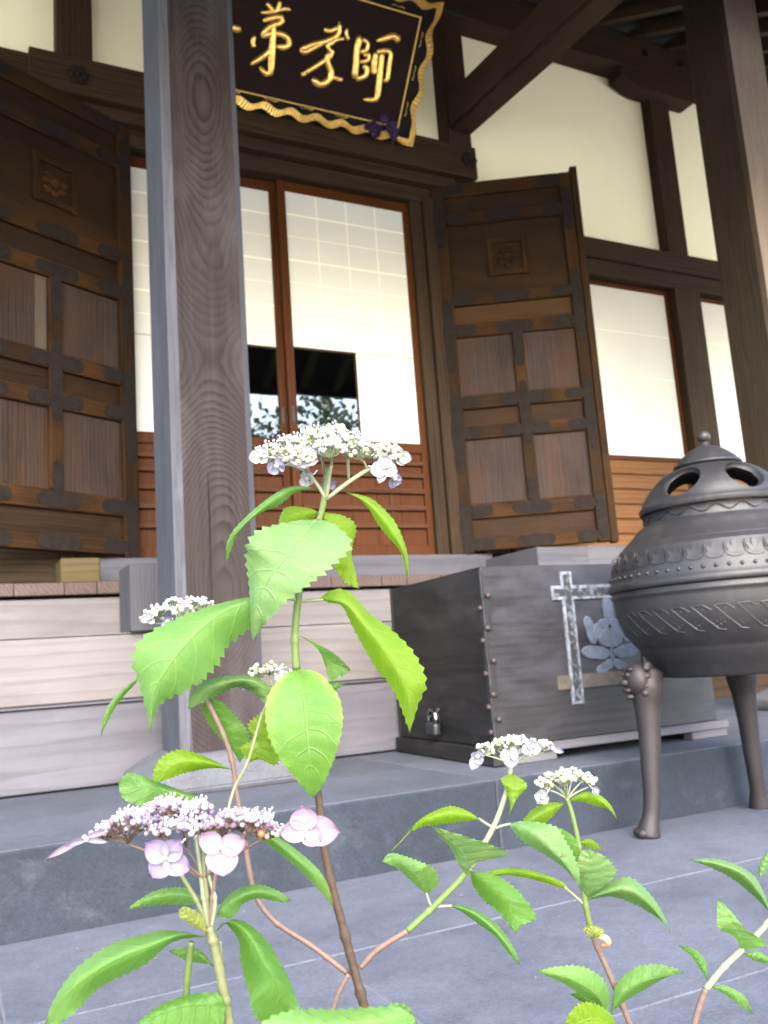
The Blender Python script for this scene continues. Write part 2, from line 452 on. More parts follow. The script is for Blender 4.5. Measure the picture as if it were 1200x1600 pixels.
def make_tissue(name, col, col2, trans, tmix=0.3, rough=0.6):
    t = NT(name)
    uv = t.n('ShaderNodeUVMap').outputs[0]
    sx = t.n('ShaderNodeSeparateXYZ'); t.l(uv, sx.inputs[0])
    vein = t.noise(t.scaled(uv, (26, 2.0, 1)), 1.0, 3, 0.6)
    c = t.mix(t.ramp(sx.outputs[1], [(0.15, 0.0), (0.85, 1.0)]), col2, col)
    k = t.math('ADD', t.math('MULTIPLY', vein, 0.22), 0.89)
    cc = t.n('ShaderNodeCombineColor')
    for q in range(3):
        t.l(k, cc.inputs[q])
    c = t.mix(1.0, c, cc.outputs[0], 'MULTIPLY')
    t.set(c, rough, spec=0.25)
    t.bump(vein, 0.15, 0.0006)
    tl = t.n('ShaderNodeBsdfTranslucent'); tl.inputs[0].default_value = (*trans, 1)
    mx = t.n('ShaderNodeMixShader'); mx.inputs[0].default_value = tmix
    t.l(t.b.outputs[0], mx.inputs[1]); t.l(tl.outputs[0], mx.inputs[2])
    t.l(mx.outputs[0], t.out.inputs[0])
    return t.m


M['petal_pink'] = make_tissue('pink_sepal', (0.2249, 0.1406, 0.2062), (0.2499, 0.2187, 0.2499), (0.2187, 0.1562, 0.2187))
M['petal_lilac'] = make_tissue('lilac_sepal', (0.1718, 0.1125, 0.2124), (0.1875, 0.1937, 0.2562), (0.1718, 0.1312, 0.2249))
M['petal_white'] = make_tissue('white_sepal', (0.2866, 0.2794, 0.3081), (0.2937, 0.2973, 0.2937), (0.2866, 0.2794, 0.3009))
M['petal_blue'] = make_tissue('pale_violet_sepal', (0.1718, 0.1656, 0.2499), (0.2187, 0.2187, 0.2656), (0.1875, 0.1811, 0.2499))
M['bud_cream'] = plain('cream_bud', (0.2364, 0.2364, 0.1791), 0.6, nz=0.2, scale=150)
M['bud_green'] = plain('greenish_bud', (0.1791, 0.197, 0.1074), 0.6, nz=0.2, scale=150)
M['bud_pink'] = plain('pink_bud', (0.1759, 0.1078, 0.1475), 0.6, nz=0.25, scale=150)
M['bud_lilac'] = plain('lilac_bud', (0.1418, 0.1249, 0.1872), 0.6, nz=0.25, scale=150)
M['bud_white'] = plain('white_bud', (0.2866, 0.2794, 0.2794), 0.6, nz=0.1, scale=150)
M['bud_red'] = plain('red_brown_bud', (0.30, 0.06, 0.02), 0.4, nz=0.2)
M['stem_green'] = plain('green_stem', (0.06675, 0.1001, 0.02427), 0.5, nz=0.25, scale=60, bump=0.2)
M['stem_pale'] = plain('pale_stem', (0.1366, 0.1517, 0.09099), 0.55, nz=0.25, scale=60, bump=0.2)
M['stem_pink'] = plain('pinkish_brown_stem', (0.09099, 0.05689, 0.04323), 0.6, nz=0.3, scale=80, bump=0.3)
M['stem_brown'] = plain('woody_brown_stem', (0.03413, 0.01934, 0.01092), 0.65, nz=0.4, scale=80, bump=0.5, bscale=200)
M['stem_olive'] = plain('olive_stem', (0.09099, 0.09709, 0.04248), 0.55, nz=0.25, scale=60, bump=0.2)
M['withered'] = plain('withered_bract', (0.55, 0.53, 0.38), 0.7, nz=0.3, scale=60)
M['withered_brown'] = plain('brown_withered_bract', (0.33, 0.18, 0.10), 0.7, nz=0.3, scale=60)
M['bark'] = plain('tree_bark', (0.09, 0.07, 0.05), 0.9, nz=0.4, scale=8, bump=0.8, bscale=20)
M['tree_leaf'] = plain('tree_foliage', (0.085, 0.13, 0.04), 0.6, nz=0.5, scale=1.2)
M['tree_leaf2'] = plain('yellowish_tree_foliage', (0.14, 0.16, 0.05), 0.6, nz=0.5, scale=1.2)


# ------------------------------------------------------------------ mesh helpers
def obj(name, bm, mat, parent=None, label=None, smooth=False, kind=None):
    me = bpy.data.meshes.new(name)
    bmesh.ops.recalc_face_normals(bm, faces=bm.faces)
    if smooth:
        for f in bm.faces:
            f.smooth = True
    bm.to_mesh(me)
    bm.free()
    mats = mat if isinstance(mat, (list, tuple)) else [mat]
    for m in mats:
        me.materials.append(m)
    return link(name, me, parent, label, kind)


def link(name, me, parent=None, label=None, kind=None):
    o = bpy.data.objects.new(name, me)
    COL.objects.link(o)
    if parent is not None:
        o.parent = parent
    if label:
        o['label'] = label
    if kind:
        o['kind'] = kind
    return o


def thing(name, label, cat, loc=(0, 0, 0), rotz=0, group=None):
    o = bpy.data.objects.new(name, None)
    o.empty_display_size = 0.1
    COL.objects.link(o)
    o.location = loc
    o.rotation_euler = (0, 0, rotz)
    o['label'] = label
    o['category'] = cat
    if group:
        o['group'] = group
    return o


def nb():
    return bmesh.new()


def add_box(bm, x0, x1, y0, y1, z0, z1, bev=0.003, segs=1):
    vs = [bm.verts.new((x, y, z)) for x in (x0, x1) for y in (y0, y1) for z in (z0, z1)]
    fs = [(0, 1, 3, 2), (4, 6, 7, 5), (0, 4, 5, 1), (2, 3, 7, 6), (0, 2, 6, 4), (1, 5, 7, 3)]
    faces = [bm.faces.new([vs[i] for i in f]) for f in fs]
    if bev:
        es = list({e for f in faces for e in f.edges})
        bmesh.ops.bevel(bm, geom=es, offset=bev, segments=segs, profile=0.5, affect='EDGES')


def box(name, x0, x1, y0, y1, z0, z1, mat, parent=None, bev=0.003, label=None, segs=1, kind=None):
    bm = nb()
    add_box(bm, min(x0, x1), max(x0, x1), min(y0, y1), max(y0, y1), min(z0, z1), max(z0, z1), bev, segs)
    return obj(name, bm, mat, parent, label, kind=kind)


def add_prism(bm, pts, fn, a, b):
    """extrude 2-D outline pts; fn(u, v, w) -> 3-D"""
    lo = [bm.verts.new(fn(u, v, a)) for u, v in pts]
    hi = [bm.verts.new(fn(u, v, b)) for u, v in pts]
    n = len(pts)
    bm.faces.new(lo)
    bm.faces.new(hi[::-1])
    for i in range(n):
        bm.faces.new((lo[i], lo[(i + 1) % n], hi[(i + 1) % n], hi[i]))


def add_lathe(bm, prof, n=64, cap=True):
    rings = []
    for r, z in prof:
        if r < 1e-5:
            rings.append([bm.verts.new((0, 0, z))])
        else:
            rings.append([bm.verts.new((r * math.cos(2 * PI * k / n), r * math.sin(2 * PI * k / n), z)) for k in range(n)])
    for a, b in zip(rings, rings[1:]):
        for k in range(n):
            k2 = (k + 1) % n
            if len(a) == 1 and len(b) == 1:
                continue
            if len(a) == 1:
                bm.faces.new((a[0], b[k], b[k2]))
            elif len(b) == 1:
                bm.faces.new((a[k], a[k2], b[0]))
            else:
                bm.faces.new((a[k], a[k2], b[k2], b[k]))


def add_ball(bm, c, r, sub=1, sq=(1, 1, 1)):
    mt = Matrix.Translation(c) @ Matrix.Diagonal((r * sq[0], r * sq[1], r * sq[2], 1))
    bmesh.ops.create_icosphere(bm, subdivisions=sub, radius=1, matrix=mt)


def catmull(pts, n):
    """n points along a smooth curve, spaced by arc length; pts are tuples"""
    pts = [tuple(p) for p in pts]
    k = len(pts[0])
    if len(pts) == 2:
        return [tuple(pts[0][j] + (pts[1][j] - pts[0][j]) * i / (n - 1) for j in range(k)) for i in range(n)]
    ext = [tuple(2 * pts[0][j] - pts[1][j] for j in range(k))] + pts + [tuple(2 * pts[-1][j] - pts[-2][j] for j in range(k))]
    dense = []
    for i in range(1, len(ext) - 2):
        p0, p1, p2, p3 = ext[i - 1:i + 3]
        for s in range(12):
            t = s / 12
            dense.append(tuple(0.5 * (2 * p1[j] + (p2[j] - p0[j]) * t + (2 * p0[j] - 5 * p1[j] + 4 * p2[j] - p3[j]) * t * t + (3 * p1[j] - p0[j] - 3 * p2[j] + p3[j]) * t ** 3) for j in range(k)))
    dense.append(pts[-1])
    ac = [0]
    for a, b in zip(dense, dense[1:]):
        ac.append(ac[-1] + math.dist(a[:2], b[:2]) + 1e-9)
    out = []
    q = 0
    for i in range(n):
        t = ac[-1] * i / (n - 1)
        while q < len(ac) - 2 and ac[q + 1] < t:
            q += 1
        f = min(1, max(0, (t - ac[q]) / (ac[q + 1] - ac[q])))
        out.append(tuple(dense[q][j] + (dense[q + 1][j] - dense[q][j]) * f for j in range(k)))
    return out


def add_tube(bm, pts, rad, n=8, cap=True):
    """pts: Vectors, rad: number or list"""
    pts = [Vector(p) for p in pts]
    if not isinstance(rad, (list, tuple)):
        rad = [rad] * len(pts)
    rings = []
    up = None
    for i, p in enumerate(pts):
        d = (pts[min(i + 1, len(pts) - 1)] - pts[max(i - 1, 0)]).normalized()
        if up is None:
            up = d.orthogonal().normalized()
        up = (up - d * up.dot(d)).normalized()
        v = d.cross(up)
        rings.append([bm.verts.new(p + (up * math.cos(2 * PI * k / n) + v * math.sin(2 * PI * k / n)) * rad[i]) for k in range(n)])
    for a, b in zip(rings, rings[1:]):
        for k in range(n):
            bm.faces.new((a[k], a[(k + 1) % n], b[(k + 1) % n], b[k]))
    if cap:
        bm.faces.new(rings[0][::-1])
        bm.faces.new(rings[-1])
    return rings


# ------------------------------------------------------------------ the ground
G = -0.62
ground = box('ground', -150, 150, -150, 150, G - 0.3, G - 0.06, M['ground'], bev=0, kind='structure')
pav = bpy.data.objects.new('stone_pavement', None)
COL.objects.link(pav)
pav['kind'] = 'structure'
pav['label'] = 'blue grey granite slab pavement with pale joints in front of the temple steps'
box('grout_bed', -4.2, 9.2, 0.73, 2.6, G - 0.055, G - 0.003, M['grout'], pav, bev=0)
rows = [(0.74, 1.31, [-2.6, -1.2, 0.2, 1.6, 3.1, 4.6, 6.4]), (1.31, 1.92, [-2.2, -0.9, 0.757, 2.35, 4.0, 5.6, 7.2]), (1.92, 2.53, [-2.4, -0.6, 0.12, 3.15, 4.9, 6.4, 7.9])]
for y0, y1, xs in rows:
    for xa, xb in zip(xs, xs[1:]):
        j = random.uniform(-0.0006, 0.0006)
        box('paving_slab', xa + 0.003, xb - 0.003, y0 + 0.003, y1 - 0.003, G - 0.05, G + j, M['stone'], pav, bev=0.0025)
bed = box('planting_bed', -4.2, 9.2, -0.25, 0.72, G - 0.055, G + 0.03, M['soil'], bev=0.004, kind='structure')
plinth = bpy.data.objects.new('stone_step', None)
COL.objects.link(plinth)
plinth['kind'] = 'structure'
plinth['label'] = 'low granite step under the porch with a vertical joint in its blue grey face'
ZT = -0.401
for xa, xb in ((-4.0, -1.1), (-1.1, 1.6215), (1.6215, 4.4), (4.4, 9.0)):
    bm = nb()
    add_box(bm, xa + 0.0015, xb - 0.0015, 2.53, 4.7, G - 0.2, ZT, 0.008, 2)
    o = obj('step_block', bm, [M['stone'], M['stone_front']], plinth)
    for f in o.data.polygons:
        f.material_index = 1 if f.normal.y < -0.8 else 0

lit = nb()
for k in range(70):
    x, y = random.uniform(0.2, 4.2), random.uniform(1.35, 2.5)
    r = random.uniform(0.002, 0.0055)
    a = random.uniform(0, 6)
    vs = [lit.verts.new((x + r * q * math.cos(a + w), y + r * q * math.sin(a + w), G + 0.002 + 0.001 * (q > 1))) for w, q in ((0, 1.2), (1.4, .7), (3.1, 1.1), (4.6, .6))]
    lit.faces.new(vs)
obj('litter', lit, plain('dry_litter', (0.16, 0.14, 0.12), 0.9, nz=0.6, scale=30), kind='stuff')
# ------------------------------------------------------------------ temple hall
YF = 4.6
hall = thing('temple_hall', 'dark timber temple hall with white shoji doors, plaster walls and open panelled doors', 'building')


def hbox(name, x0, x1, y0, y1, z0, z1, mat, bev=0.004, label=None):
    return box(name, x0, x1, y0, y1, z0, z1, M[mat], hall, bev, label)


# floor planks with visible ends
x = -1.4
while x < 3.05:
    w = random.choice((0.15, 0.14, 0.21, 0.24, 0.2))
    hbox('floor_plank', x + 0.0012, x + w - 0.0012, 4.18 + random.uniform(-0.003, 0.003), 4.56, 0.392, 0.448 + random.uniform(-0.001, 0.001), 'edge', 0.003)
    x += w
hbox('floor_joist', -1.4, 3.1, 4.30, 4.42, 0.25, 0.389, 'beamX')
hbox('under_floor_wall', -1.4, 8.0, 4.62, 4.70, ZT, 0.448, 'beamX')
hbox('threshold_beam', 0.70, 3.0, 4.50, 4.70, 0.450, 0.598, 'riser', label='weathered grey threshold beam under the shoji')
hbox('threshold_beam', -1.4, 0.698, 4.50, 4.70, 0.450, 0.598, 'beamX')
hbox('wall_sill', -1.15, 0.524, 4.52, 4.628, 0.60, 0.80, 'beamX')
hbox('veranda_board', 2.95, 3.30, 3.98, 4.56, 0.455, 0.565, 'riser')
hbox('veranda_board', 3.304, 3.66, 3.99, 4.56, 0.455, 0.572, 'riser')
hbox('wall_sill', 3.13, 8.0, 4.54, 4.72, 0.45, 0.60, 'beamX')
hbox('sill_support', 3.0, 8.0, 4.56, 4.618, ZT, 0.448, 'beamX')

# posts, beams
hbox('post', 0.525, 0.71, 4.50, 4.70, 0.6, 4.27, 'beamZ')
hbox('post', 2.955, 3.13, 4.50, 4.70, 0.6, 4.27, 'beamZ')
hbox('post', 4.83, 5.03, 4.54, 4.70, 2.84, 4.27, 'beamZ')
hbox('post', 4.83, 5.085, 4.53, 4.71, 0.6, 2.565, 'beamZ')
hbox('post', 6.85, 7.05, 4.54, 4.70, 0.6, 4.27, 'beamZ')
hbox('post', -1.35, -1.15, 4.50, 4.70, 0.6, 4.27, 'beamZ')
hbox('door_jamb', 2.645, 2.725, 4.54, 4.68, 0.6, 2.90, 'beamZ')
hbox('door_jamb', 2.728, 2.86, 4.515, 4.68, 0.6, 2.90, 'beamZ', label='outer door jamb with a worn golden brown edge')
hbox('door_jamb', 0.71, 0.845, 4.52, 4.68, 0.6, 2.90, 'beamZ')
hbox('lintel', 0.40, 2.953, 4.53, 4.68, 2.872, 2.968, 'beamX')
hbox('lintel_moulding', 0.40, 2.953, 4.47, 4.66, 2.970, 3.040, 'beamX')
hbox('tie_beam', 0.38, 3.10, 4.42, 4.64, 3.042, 3.262, 'beamX')
hbox('tie_beam', 3.132, 8.0, 4.51, 4.66, 2.690, 2.838, 'beamX')
hbox('tie_beam', 3.132, 8.0, 4.535, 4.66, 2.570, 2.688, 'beamX')
hbox('tie_beam', -1.6, 0.52, 4.46, 4.64, 3.05, 3.25, 'beamX')
hbox('head_beam', -1.6, 8.0, 4.46, 4.74, 4.265, 4.56, 'beamX')
bm = nb()
add_prism(bm, [(4.50, 4.263), (4.50, 4.18), (4.54, 4.165), (4.62, 4.13), (4.70, 4.112), (5.20, 4.112), (5.235, 4.13), (5.235, 4.20), (5.31, 4.225), (5.31, 4.263)], lambda u, v, w: (u, w, v), 4.455, 4.60)
obj('bracket', bm, M['beamX'], hall, 'carved bracket under the head beam')
for xx in (4.767, 5.129):
    bm = nb()
    bmesh.ops.create_cone(bm, cap_ends=True, segments=14, radius1=0.026, radius2=0.026, depth=0.02, matrix=Matrix.Translation((xx, 4.458, 4.426)) @ Matrix.Rotation(PI / 2, 4, 'X'))
    obj('beam_hole', bm, M['black'], hall)  # dark holes in the beam, put in as black discs
# long transverse beam running out towards the porch
bm = nb()
v8 = [(2.955, 4.50, 3.40), (3.135, 4.50, 3.40), (3.135, 4.50, 3.66), (2.955, 4.50, 3.66), (2.955, 2.7, 3.235), (3.135, 2.7, 3.235), (3.135, 2.7, 3.50), (2.955, 2.7, 3.50)]
vv = [bm.verts.new(p) for p in v8]
for f in ((0, 1, 2, 3), (4, 7, 6, 5), (0, 4, 5, 1), (1, 5, 6, 2), (2, 6, 7, 3), (3, 7, 4, 0)):
    bm.faces.new([vv[i] for i in f])
bmesh.ops.bevel(bm, geom=list(bm.edges), offset=0.02, segments=2, affect='EDGES')
obj('porch_tie_beam', bm, M['beamY'], hall)
hbox('porch_beam', 0.3, 5.0, 2.48, 2.69, 3.25, 3.42, 'beamX')

# metal flower bosses on the tie beam
def flower_boss(x, z, y=4.418, s=0.055):
    bm = nb()
    pts = []
    for k in range(48):
        a = 2 * PI * k / 48
        r = s * (0.82 + 0.2 * abs(math.cos(3 * a)))
        pts.append((x + r * math.cos(a), z + r * math.sin(a)))
    add_prism(bm, pts, lambda u, v, w: (u, w, v), y - 0.012, y + 0.004)
    for k in range(6):
        a = 2 * PI * k / 6
        add_ball(bm, (x + 0.6 * s * math.cos(a), y - 0.012, z + 0.6 * s * math.sin(a)), 0.3 * s, 2, (1, 0.4, 1))
    add_ball(bm, (x, y - 0.014, z), 0.26 * s, 2, (1, 1.2, 1))
    return obj('flower_boss', bm, M['iron'], hall, smooth=False)


flower_boss(3.04, 3.16)
flower_boss(0.62, 3.15)

# plaster panels
hbox('plaster_panel', 3.13, 4.83, 4.63, 4.69, 2.838, 4.27, 'plaster', 0)
hbox('plaster_panel', 5.03, 6.85, 4.63, 4.69, 2.838, 4.27, 'plaster', 0)
hbox('plaster_panel', 0.71, 2.955, 4.63, 4.69, 3.262, 4.27, 'plaster', 0)
hbox('plaster_panel', -1.15, 0.525, 4.63, 4.69, 3.25, 4.27, 'plaster', 0)
hbox('plaster_panel', -1.15, 0.525, 4.63, 4.69, 0.6, 3.05, 'plaster', 0)
hbox('plaster_panel', 7.05, 8.0, 4.63, 4.69, 0.6, 4.27, 'plaster', 0)
hbox('plaster_panel', 3.13, 3.22, 4.63, 4.69, 0.6, 2.57, 'plaster', 0)
# dark room behind
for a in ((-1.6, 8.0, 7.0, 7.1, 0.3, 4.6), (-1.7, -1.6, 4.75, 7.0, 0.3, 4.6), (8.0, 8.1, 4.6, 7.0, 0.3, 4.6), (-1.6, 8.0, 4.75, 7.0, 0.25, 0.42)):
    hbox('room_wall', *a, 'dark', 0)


# entrance shoji doors
def shoji(xa, xb, gx0, gx1, y, pull_x):
    fr = nb()
    yb = y + 0.034
    add_box(fr, xa, xa + 0.05, y, yb, 0.602, 2.868)
    add_box(fr, xb - 0.05, xb, y, yb, 0.602, 2.868)
    add_box(fr, xa + 0.05, xb - 0.05, y + 0.001, yb - 0.001, 2.805, 2.866)
    add_box(fr, xa + 0.05, xb - 0.05, y + 0.001, yb - 0.001, 1.225, 1.286)
    add_box(fr, xa + 0.05, xb - 0.05, y + 0.001, yb - 0.001, 0.604, 0.668)
    s = obj('shoji_door', fr, M['cedarZ'], hall, 'white paper sliding door with an orange brown frame')
    i0, i1 = xa + 0.05, xb - 0.05
    yp = y + 0.012
    pa = nb()
    add_box(pa, i0, i1, yp, yp + 0.004, 1.832, 2.805, 0)
    if gx0 > i0 + 0.01:
        add_box(pa, i0, gx0 - 0.008, yp, yp + 0.004, 1.286, 1.828, 0)
    if gx1 < i1 - 0.01:
        add_box(pa, gx1 + 0.008, i1, yp, yp + 0.004, 1.286, 1.828, 0)
    obj('paper', pa, M['paper'], s)
    for z in (2.66, 2.37, 2.085):
        box('lattice_bar', i0, i1, yp - 0.0022, yp + 0.0005, z - 0.005, z + 0.005, M['kumiko'], s, 0.0008)
    for z in (2.52, 2.23, 1.95):
        box('lattice_bar', i0, i1, yp - 0.0012, yp + 0.0005, z - 0.002, z + 0.002, M['kumiko'], s, 0.0004)
    for q in range(1, 4):
        xx = i0 + (i1 - i0) * q / 4
        box('lattice_bar', xx - 0.003, xx + 0.003, yp - 0.001, yp + 0.0005, 1.835, 2.803, M['kumiko'], s, 0.0004)
    if gx1 < i1 - 0.01:
        for z in (1.65, 1.47):
            box('lattice_bar', gx1 + 0.01, i1, yp - 0.0012, yp + 0.0005, z - 0.002, z + 0.002, M['kumiko'], s, 0.0004)
    gf = nb()
    add_box(gf, gx0 - 0.008, gx1 + 0.008, yp - 0.004, yp + 0.006, 1.818, 1.832, 0.001)
    add_box(gf, gx0 - 0.008, gx0 + 0.004, yp - 0.004, yp + 0.006, 1.286, 1.818, 0.001)
    add_box(gf, gx1 - 0.004, gx1 + 0.008, yp - 0.004, yp + 0.006, 1.286, 1.818, 0.001)
    obj('glass_frame', gf, M['beamX'], s)
    box('glass_pane', gx0 + 0.004, gx1 - 0.004, yp, yp + 0.004, 1.286, 1.818, M['glass'], s, 0)
    # boarded foot with cross bars
    nbd = 5
    for q in range(nbd):
        a, b = i0 + (i1 - i0) * q / nbd, i0 + (i1 - i0) * (q + 1) / nbd
        box('foot_board', a + 0.001, b - 0.001, y + 0.016, y + 0.026, 0.668, 1.225, M['cedarZ'], s, 0.001)
    for z in (1.163, 1.087, 0.99, 0.888, 0.783):
        box('cross_bar', i0, i1, y - 0.012, y + 0.016, z - 0.017, z + 0.013, M['bar_cedar'], s, 0.003)
    for q in (0.72,):
        xx = i0 + (i1 - i0) * q
        box('upright_bar', xx - 0.012, xx + 0.012, y + 0.006, y + 0.0159, 0.669, 1.224, M['bar_cedar'], s, 0.001)
    box('finger_pull', pull_x - 0.008, pull_x + 0.008, y - 0.003, y + 0.004, 1.37, 1.47, M['black'], s, 0.002)
    return s


shoji(1.764, 2.655, 1.814, 2.205, 4.575, 1.789)
shoji(0.86, 1.775, 1.25, 1.725, 4.613, 1.742)


# side shoji on the right wall
def side_shoji(xa, xb, y=4.60):
    fr = nb()
    add_box(fr, xa, xa + 0.03, y, y + 0.03, 0.602, 2.565)
    add_box(fr, xb - 0.035, xb, y, y + 0.03, 0.602, 2.565)
    add_box(fr, xa + 0.03, xb - 0.035, y + 0.001, y + 0.029, 2.53, 2.564)
    add_box(fr, xa + 0.03, xb - 0.035, y + 0.001, y + 0.029, 1.255, 1.288)
    s = obj('shoji_window', fr, M['cedarX'], hall, 'white paper screen beside the open right door, slatted boards below')
    box('paper', xa + 0.03, xb - 0.035, y + 0.010, y + 0.014, 1.288, 2.53, M['paper'], s, 0)
    zs = [1.255, 1.15, 1.045, 0.94, 0.838, 0.735, 0.62]
    for a, b in zip(zs, zs[1:]):
        box('slat', xa + 0.03, xb - 0.035, y + 0.006, y + 0.024, b + 0.010, a - 0.001, M['rslat'], s, 0.004)
        box('slat_groove', xa + 0.03, xb - 0.035, y + 0.014, y + 0.024, b + 0.0005, b + 0.0095, M['cedarX'], s, 0)
    for z in (2.2, 1.87, 1.56):
        box('lattice_bar', xa + 0.03, xb - 0.035, y + 0.0085, y + 0.0105, z - 0.002, z + 0.002, M['kumiko'], s, 0)


side_shoji(3.22, 4.828)
side_shoji(5.087, 6.848)


# ------------------------------------------------------------------ panelled doors
def lobed(L, H, n=28):
    top = []
    for i in range(n + 1):
        x = -L / 2 + L * i / n
        e = (1 - abs(2 * x / L) ** 3.5) ** 0.5 if abs(2 * x / L) < 1 else 0
        y = H / 2 * e * (0.80 + 0.20 * abs(math.cos(2.5 * PI * x / L)))
        top.append((x, y))
    return top + [(x, -y) for x, y in reversed(top[1:-1])]


FIT = {}


def fitting(parent, L, H, u, z, y, vertical=False):
    key = (round(L, 3), round(H, 3), vertical)
    if key not in FIT:
        bm = nb()
        pts = lobed(L, H)
        if vertical:
            pts = [(b, a) for a, b in pts]
        add_prism(bm, pts, lambda a, b, w: (a, w, b), -0.004, 0.0)
        k = max(2, int(L / 0.045))
        for i in range(k):
            q = -L / 2 + L * (i + 0.5) / k
            for s in ((-1, 1) if H > 0.05 else (0.0,)):
                w = s * H * 0.2
                add_ball(bm, (w if vertical else q, -0.004, q if vertical else w), 0.0055, 1, (1, 0.8, 1))
        bmesh.ops.recalc_face_normals(bm, faces=bm.faces)
        me = bpy.data.meshes.new('fitting')
        bm.to_mesh(me); bm.free()
        me.materials.append(M['iron'])
        FIT[key] = me
    o = link('metal_fitting', FIT[key], parent)
    o.location = (u, y, z)
    return o


def door_leaf(hinge, ang, sg, label):
    """sg +1: leaf runs along local +x from the hinge, -1: along -x; visible face is local -y"""
    W = 0.90
    U = lambda u: sg * u
    fr = nb()

    def ub(bm, u0, u1, y0, y1, z0, z1, bev=0.004):
        a, b = sorted((U(u0), U(u1)))
        add_box(bm, a, b, y0, y1, z0, z1, bev)
    ub(fr, -0.02, 0.068, -0.032, 0.032, 0.60, 2.99)
    d = obj('door_leaf', fr, M['doorZ'], hall, label)
    d.location = (*hinge, 0)
    d.rotation_euler = (0, 0, ang)

    def part(name, u0, u1, y0, y1, z0, z1, mat, bev=0.004, label=None):
        a, b = sorted((U(u0), U(u1)))
        return box(name, a, b, y0, y1, z0, z1, M[mat], d, bev, label)
    part('stile', 0.800, 0.872, -0.032, 0.032, 0.61, 2.985, 'doorZ')
    part('edge_batten', 0.874, 0.918, -0.040, 0.036, 0.602, 3.015, 'doorZ')
    part('centre_stile', 0.412, 0.482, -0.031, 0.03, 0.902, 1.952, 'doorZ')
    rails = [(2.90, 2.988), (2.705, 2.790), (2.160, 2.236), (1.954, 2.042), (0.806, 0.900), (0.612, 0.692)]
    for a, b in rails:
        part('rail', 0.070, 0.798, -0.028, 0.028, a, b, 'doorX')
    for a, b in ((1.490, 1.576), (1.298, 1.380)):
        part('rail', 0.070, 0.410, -0.028, 0.028, a, b, 'doorX')
        part('rail', 0.484, 0.798, -0.028, 0.028, a, b, 'doorX', label='ochre brown rail' if sg > 0 else None)
    for a, b, m in ((2.790, 2.90, 'panelX'), (2.236, 2.705, 'panelX'), (2.042, 2.160, 'orange_panel' if sg > 0 else 'panelX'), (0.692, 0.806, 'panelX')):
        part('panel', 0.066, 0.802, -0.004, 0.012, a - 0.004, b + 0.004, m, 0)
    for a, b, m in ((1.576, 1.954, 'panel'), (1.380, 1.490, 'panelX'), (0.900, 1.298, 'panel')):
        part('panel', 0.066, 0.414, -0.004, 0.012, a - 0.004, b + 0.004, m, 0)
        part('panel', 0.480, 0.802, -0.004, 0.012, a - 0.004, b + 0.004, m, 0)
    if sg < 0:
        part('panel_board', 0.487, 0.545, -0.0045, -0.012, 1.58, 1.95, 'bare', 0.001, 'pale bare strip on the upper panel')
    # iron fittings
    yf = -0.0285
    for a, b in rails:
        z = (a + b) / 2
        if a != 2.90:
            fitting(d, 0.24, 0.080, U(0.435), z, yf)
        for u, L in ((0.125, 0.15), (0.745, 0.13)):
            fitting(d, L, 0.078, U(u), z, yf)
    for a, b in ((1.490, 1.576), (1.298, 1.380)):
        z = (a + b) / 2
        for u in (0.115, 0.755):
            fitting(d, 0.12, 0.074, U(u), z, yf)
        fitting(d, 0.13, 0.076, U(0.362), z, yf)
        fitting(d, 0.13, 0.076, U(0.532), z, yf)
    for z, L in ((1.86, 0.26), (1.44, 0.42), (0.96, 0.16)):
        fitting(d, L, 0.066, U(0.447), z, -0.0315, True)
    for z, L in ((1.97, 0.5), (1.34, 0.52), (0.75, 0.32), (2.72, 0.34)):
        fitting(d, L, 0.074, U(0.024), z, -0.0325, True)
    for z, L in ((2.10, 0.5), (1.40, 0.46), (0.78, 0.3), (2.74, 0.3)):
        fitting(d, L, 0.066, U(0.836), z, -0.0325, True)
    # square carved emblem on the upper panel
    em = nb()
    cu, cz, h, t = U(0.432), 2.466, 0.108, 0.03
    for q in (-1, 1):
        add_box(em, cu - h - 0.022, cu + h + 0.022, -0.022, -0.004, cz + q * h - t / 2, cz + q * h + t / 2, 0.003)
        add_box(em, cu + q * h - t / 2, cu + q * h + t / 2, -0.024, -0.004, cz - h - 0.022, cz + h + 0.022, 0.003)
    e = obj('carved_emblem', em, M['doorX'], d)
    fl = nb()
    add_ball(fl, (cu, -0.008, cz + 0.01), 0.035, 2, (1, 0.35, 1))
    for k in range(7):
        a = 2 * PI * k / 7 + 0.3
        add_ball(fl, (cu + 0.052 * math.cos(a), -0.006, cz + 0.052 * math.sin(a)), 0.024, 2, (1.1, 0.4, 0.9))
    obj('carved_flower', fl, M['doorX'], e, smooth=True)
    return d


door_leaf((2.82, 4.54), R_(-31), 1, 'open dark panelled door leaf on the right with iron fittings')
door_leaf((0.874, 4.55), R_(27), -1, 'open dark panelled door leaf on the left, cut by the photo edge')
wedge = box('door_wedge', 0.488, 0.662, 4.22, 4.42, 0.449, 0.563, M['yellow_wood'], None, 0.006)
wedge['label'] = 'small pale yellow wooden block under the left door leaf'
wedge['category'] = 'block'

